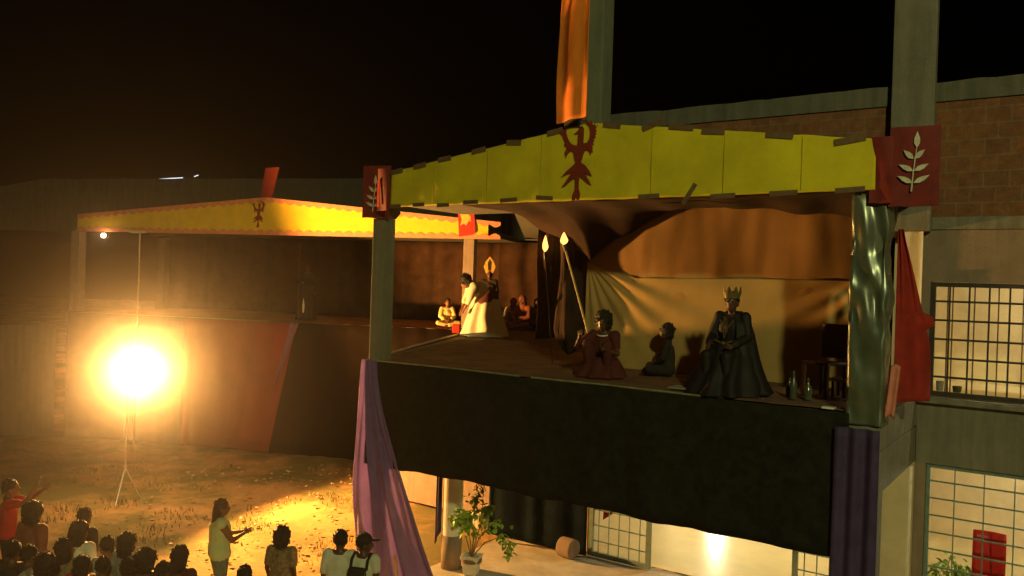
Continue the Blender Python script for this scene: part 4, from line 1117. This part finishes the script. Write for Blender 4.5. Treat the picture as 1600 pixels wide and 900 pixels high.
# ------------------------------------------------------------------ potted plants, terrace things
def leafy(name, label, loc, stems, leafm, n, lw, ll, pot=True, spread=.12, cat='potted plant'):
    t = thing(name, label, cat, loc)
    if pot:
        g = G(); vs = []
        prof = [(.15, 0.0), (.165, .05), (.19, .26), (.225, .27), (.225, .33), (.195, .33), (.19, .29)]
        g.lathe(prof, 4 if pot == 'square' else 24)
        po = g.build('planter', 'pot', t, bevel=.012); po.rotation_euler = (0, 0, R(30))
        g = G(); g.lathe([(.18, .22), (.18, .285)], 20); g.build('soil', 'bark', t)
    g = G(); tips = []
    for pts in stems:
        k = len(pts); g.tube(pts, [max(.004, .012 * (1 - i / k)) for i in range(k)], 6); tips.append(pts)
    g.build('stems', 'bark', t)
    g = G()
    for i in range(n):
        pts = random.choice(tips); j = random.uniform(.45, 1) * (len(pts) - 1); a = int(min(j, len(pts) - 2)); k = j - a
        c = Vector(pts[a]).lerp(Vector(pts[a + 1]), k) + Vector((random.gauss(0, spread), random.gauss(0, spread), random.gauss(0, spread * .8)))
        q = Matrix.Translation(c) @ Matrix.Rotation(random.uniform(0, 6.28), 4, 'Z') @ Matrix.Rotation(random.uniform(-.3, 1.2), 4, 'Y') @ Matrix.Rotation(random.uniform(-.6, .6), 4, 'X')
        l = ll * random.uniform(.6, 1.2); w_ = lw * random.uniform(.7, 1.2)
        g.add([(0, 0, 0), (l * .35, w_, .004), (l * .75, w_ * .7, -.01), (l, 0, -.02), (l * .75, -w_ * .7, -.01), (l * .35, -w_, .004), (l * .5, 0, .008)],
              [(0, 6, 1), (1, 6, 2), (2, 6, 3), (3, 6, 4), (4, 6, 5), (5, 6, 0)], q)
    g.build('leaves', leafm, t)
    return t
Z = .28
stems = [[(0, 0, Z), (-.04, 0, Z + .35), (-.16, .02, Z + .65), (-.24, .0, Z + .80)], [(0, 0, Z), (.04, 0, Z + .5), (.02, .03, Z + .95), (.06, 0, Z + 1.15)], [(0, 0, Z), (.12, -.02, Z + .35), (.34, 0, Z + .58), (.50, 0, Z + .66)],
         [(0, 0, Z), (.10, .02, Z + .45), (.22, .02, Z + .80), (.30, 0, Z + .92)], [(0, 0, Z), (.22, -.1, Z + .30), (.50, -.12, Z + .42), (.64, -.12, Z + .25), (.66, -.12, Z + .06)], [(0, 0, Z), (-.10, .05, Z + .3), (-.10, .1, Z + .6), (-.30, .05, Z + .62)], [(0,0,Z),(.02,.05,Z+.4),(-.08,.02,Z+.75)]]
pt = at_height(736, 897, GROUND + .02)
leafy('ficus', 'leafy green ficus with bare curved branches in a square white planter', (pt.x, pt.y, GROUND + .02), stems, 'leafgreen', 420, .036, .10, 'square', .055)
stems = [[(0, 0, Z), (.01, 0, Z + .5), (0, .02, Z + .95)], [(0, 0, Z + .5), (-.12, 0, Z + .62)], [(0, 0, Z + .9), (.14, 0, Z + .98)], [(0, 0, Z + .9), (-.15, 0, Z + 1.0)], [(0, 0, Z + .9), (.02, .1, Z + 1.05)]]
leafy('young_palm', 'thin dark plant with spiky leaves between purple drape and white column', N.w(-.15, 3.6, GROUND + .02), stems, 'leafdark', 46, .018, .26, True, .03)
# cement cylinder lying by the door grille
g = G(); g.tube([(0, 0, .18), (.30, -.04, .18)], .18, 28)
tag(g.build('cement_block', 'plaster', loc=N.w(2.02, 3.15, GROUND + .015), th=N.th, bevel=.02), 'short cream cement cylinder lying by the left door grille', 'cylinder')
# red cloth behind the left grille
g = G(); g.grid(lambda s, t: (.30 * s, .03 * math.sin(s * 9), -.75 * t * (1 - .3 * s)), 12, 12)
tag(g.build('red_towel', 'c_red', loc=N.w(2.55, 3.75, -3.60), th=N.th, smooth=True, solid=.01), 'red towel hanging behind the left door grille', 'towel')
# inside the lower room: red chair, white things, plant; upper room: small pots on the sill
rcx = thing('plastic_chair', 'tall red plastic chair seen through the lower barred window', 'chair', N.w(8.85, 3.1, -4.98), N.th)
G().grid(lambda s, t: (-.2 + .4 * s, .10 * t + .04 * math.sin(3.1 * s), .62 + 1.15 * t), 8, 8).build('backrest', 'redplastic', rcx, solid=.03, smooth=True)
G().box(-.21, .21, -.38, .04, .58, .62).build('seat', 'redplastic', rcx, bevel=.02)
for sx in (-.18, .18):
    for sy in (-.34, 0): G().box(sx - .02, sx + .02, sy - .02, sy + .02, 0, .578).build('leg', 'redplastic', rcx)
for i, (u, v, lab) in enumerate([(9.55, 3.2, 'white plastic chair beside the red one in the lower room'), (10.1, 3.5, 'white plastic chair further right in the lower room')]):
    wcx = thing('plastic_chair', lab, 'chair', N.w(u, v, -4.98), N.th)
    G().grid(lambda s, t: (-.2 + .4 * s, .10 * t + .04 * math.sin(3.1 * s), .62 + .7 * t), 8, 8).build('backrest', 'whiteplastic', wcx, solid=.03, smooth=True)
    G().box(-.21, .21, -.38, .04, .58, .62).build('seat', 'whiteplastic', wcx, bevel=.02)
    for sx in (-.18, .18):
        for sy in (-.34, 0): G().box(sx - .02, sx + .02, sy - .02, sy + .02, 0, .578).build('leg', 'whiteplastic', wcx)
stems = [[(0, 0, .2), (-.1, 0, .5), (-.2, 0, .7)], [(0, 0, .2), (.1, 0, .5), (.22, 0, .62)], [(0, 0, .2), (0, .05, .55), (.02, .0, .8)]]
leafy('house_plant', 'dark leafy plant behind the lower barred window', N.w(8.38, 2.98, -4.4), stems, 'leafgreen', 120, .03, .14, True, .08)
st2 = thing('plant_stand', 'low stand carrying the plant behind the lower barred window', 'stand', N.w(8.38, 2.98, -4.98), N.th)
G().box(-.2, .2, -.18, .18, .54, .575).build('top', 'darkwood', st2)
for sx in (-.17, .17):
    for sy in (-.15, .15): G().box(sx - .018, sx + .018, sy - .018, sy + .018, 0, .538).build('leg', 'darkwood', st2)
for i, (u, m, lab, w_, hh) in enumerate([(8.24, 'c_grey', 'small grey pot on the upper window sill', .05, .13), (8.45, 'leafdark', 'small dark green cup on the upper window sill', .06, .08)]):
    o = G().lathe([(w_ * .8, 0), (w_, hh), (w_ * .85, hh), (w_ * .7, .02)], 14).build('pot', m, loc=N.w(u, 2.63, -1.262))
    tag(o, lab, 'pot', 'pots on the upper window sill')

# ------------------------------------------------------------------ haze: added to draw the glare round the floodlight
g = G(); g.box(-160, 160, -70, 160, -6.2, 4.75)
hz = g.build('glare_haze', [], None, kind='stuff')
hm = bpy.data.materials.new('glare_haze'); hm.use_nodes = True
t = hm.node_tree; t.nodes.remove(t.nodes['Principled BSDF'])
pv = t.nodes.new('ShaderNodeVolumePrincipled')
pv.inputs['Color'].default_value = (.95, .9, .85, 1)
pv.inputs['Density'].default_value = 0.0036
pv.inputs['Anisotropy'].default_value = 0.976
t.links.new(pv.outputs[0], t.nodes['Material Output'].inputs['Volume'])
hz.data.materials.append(hm)
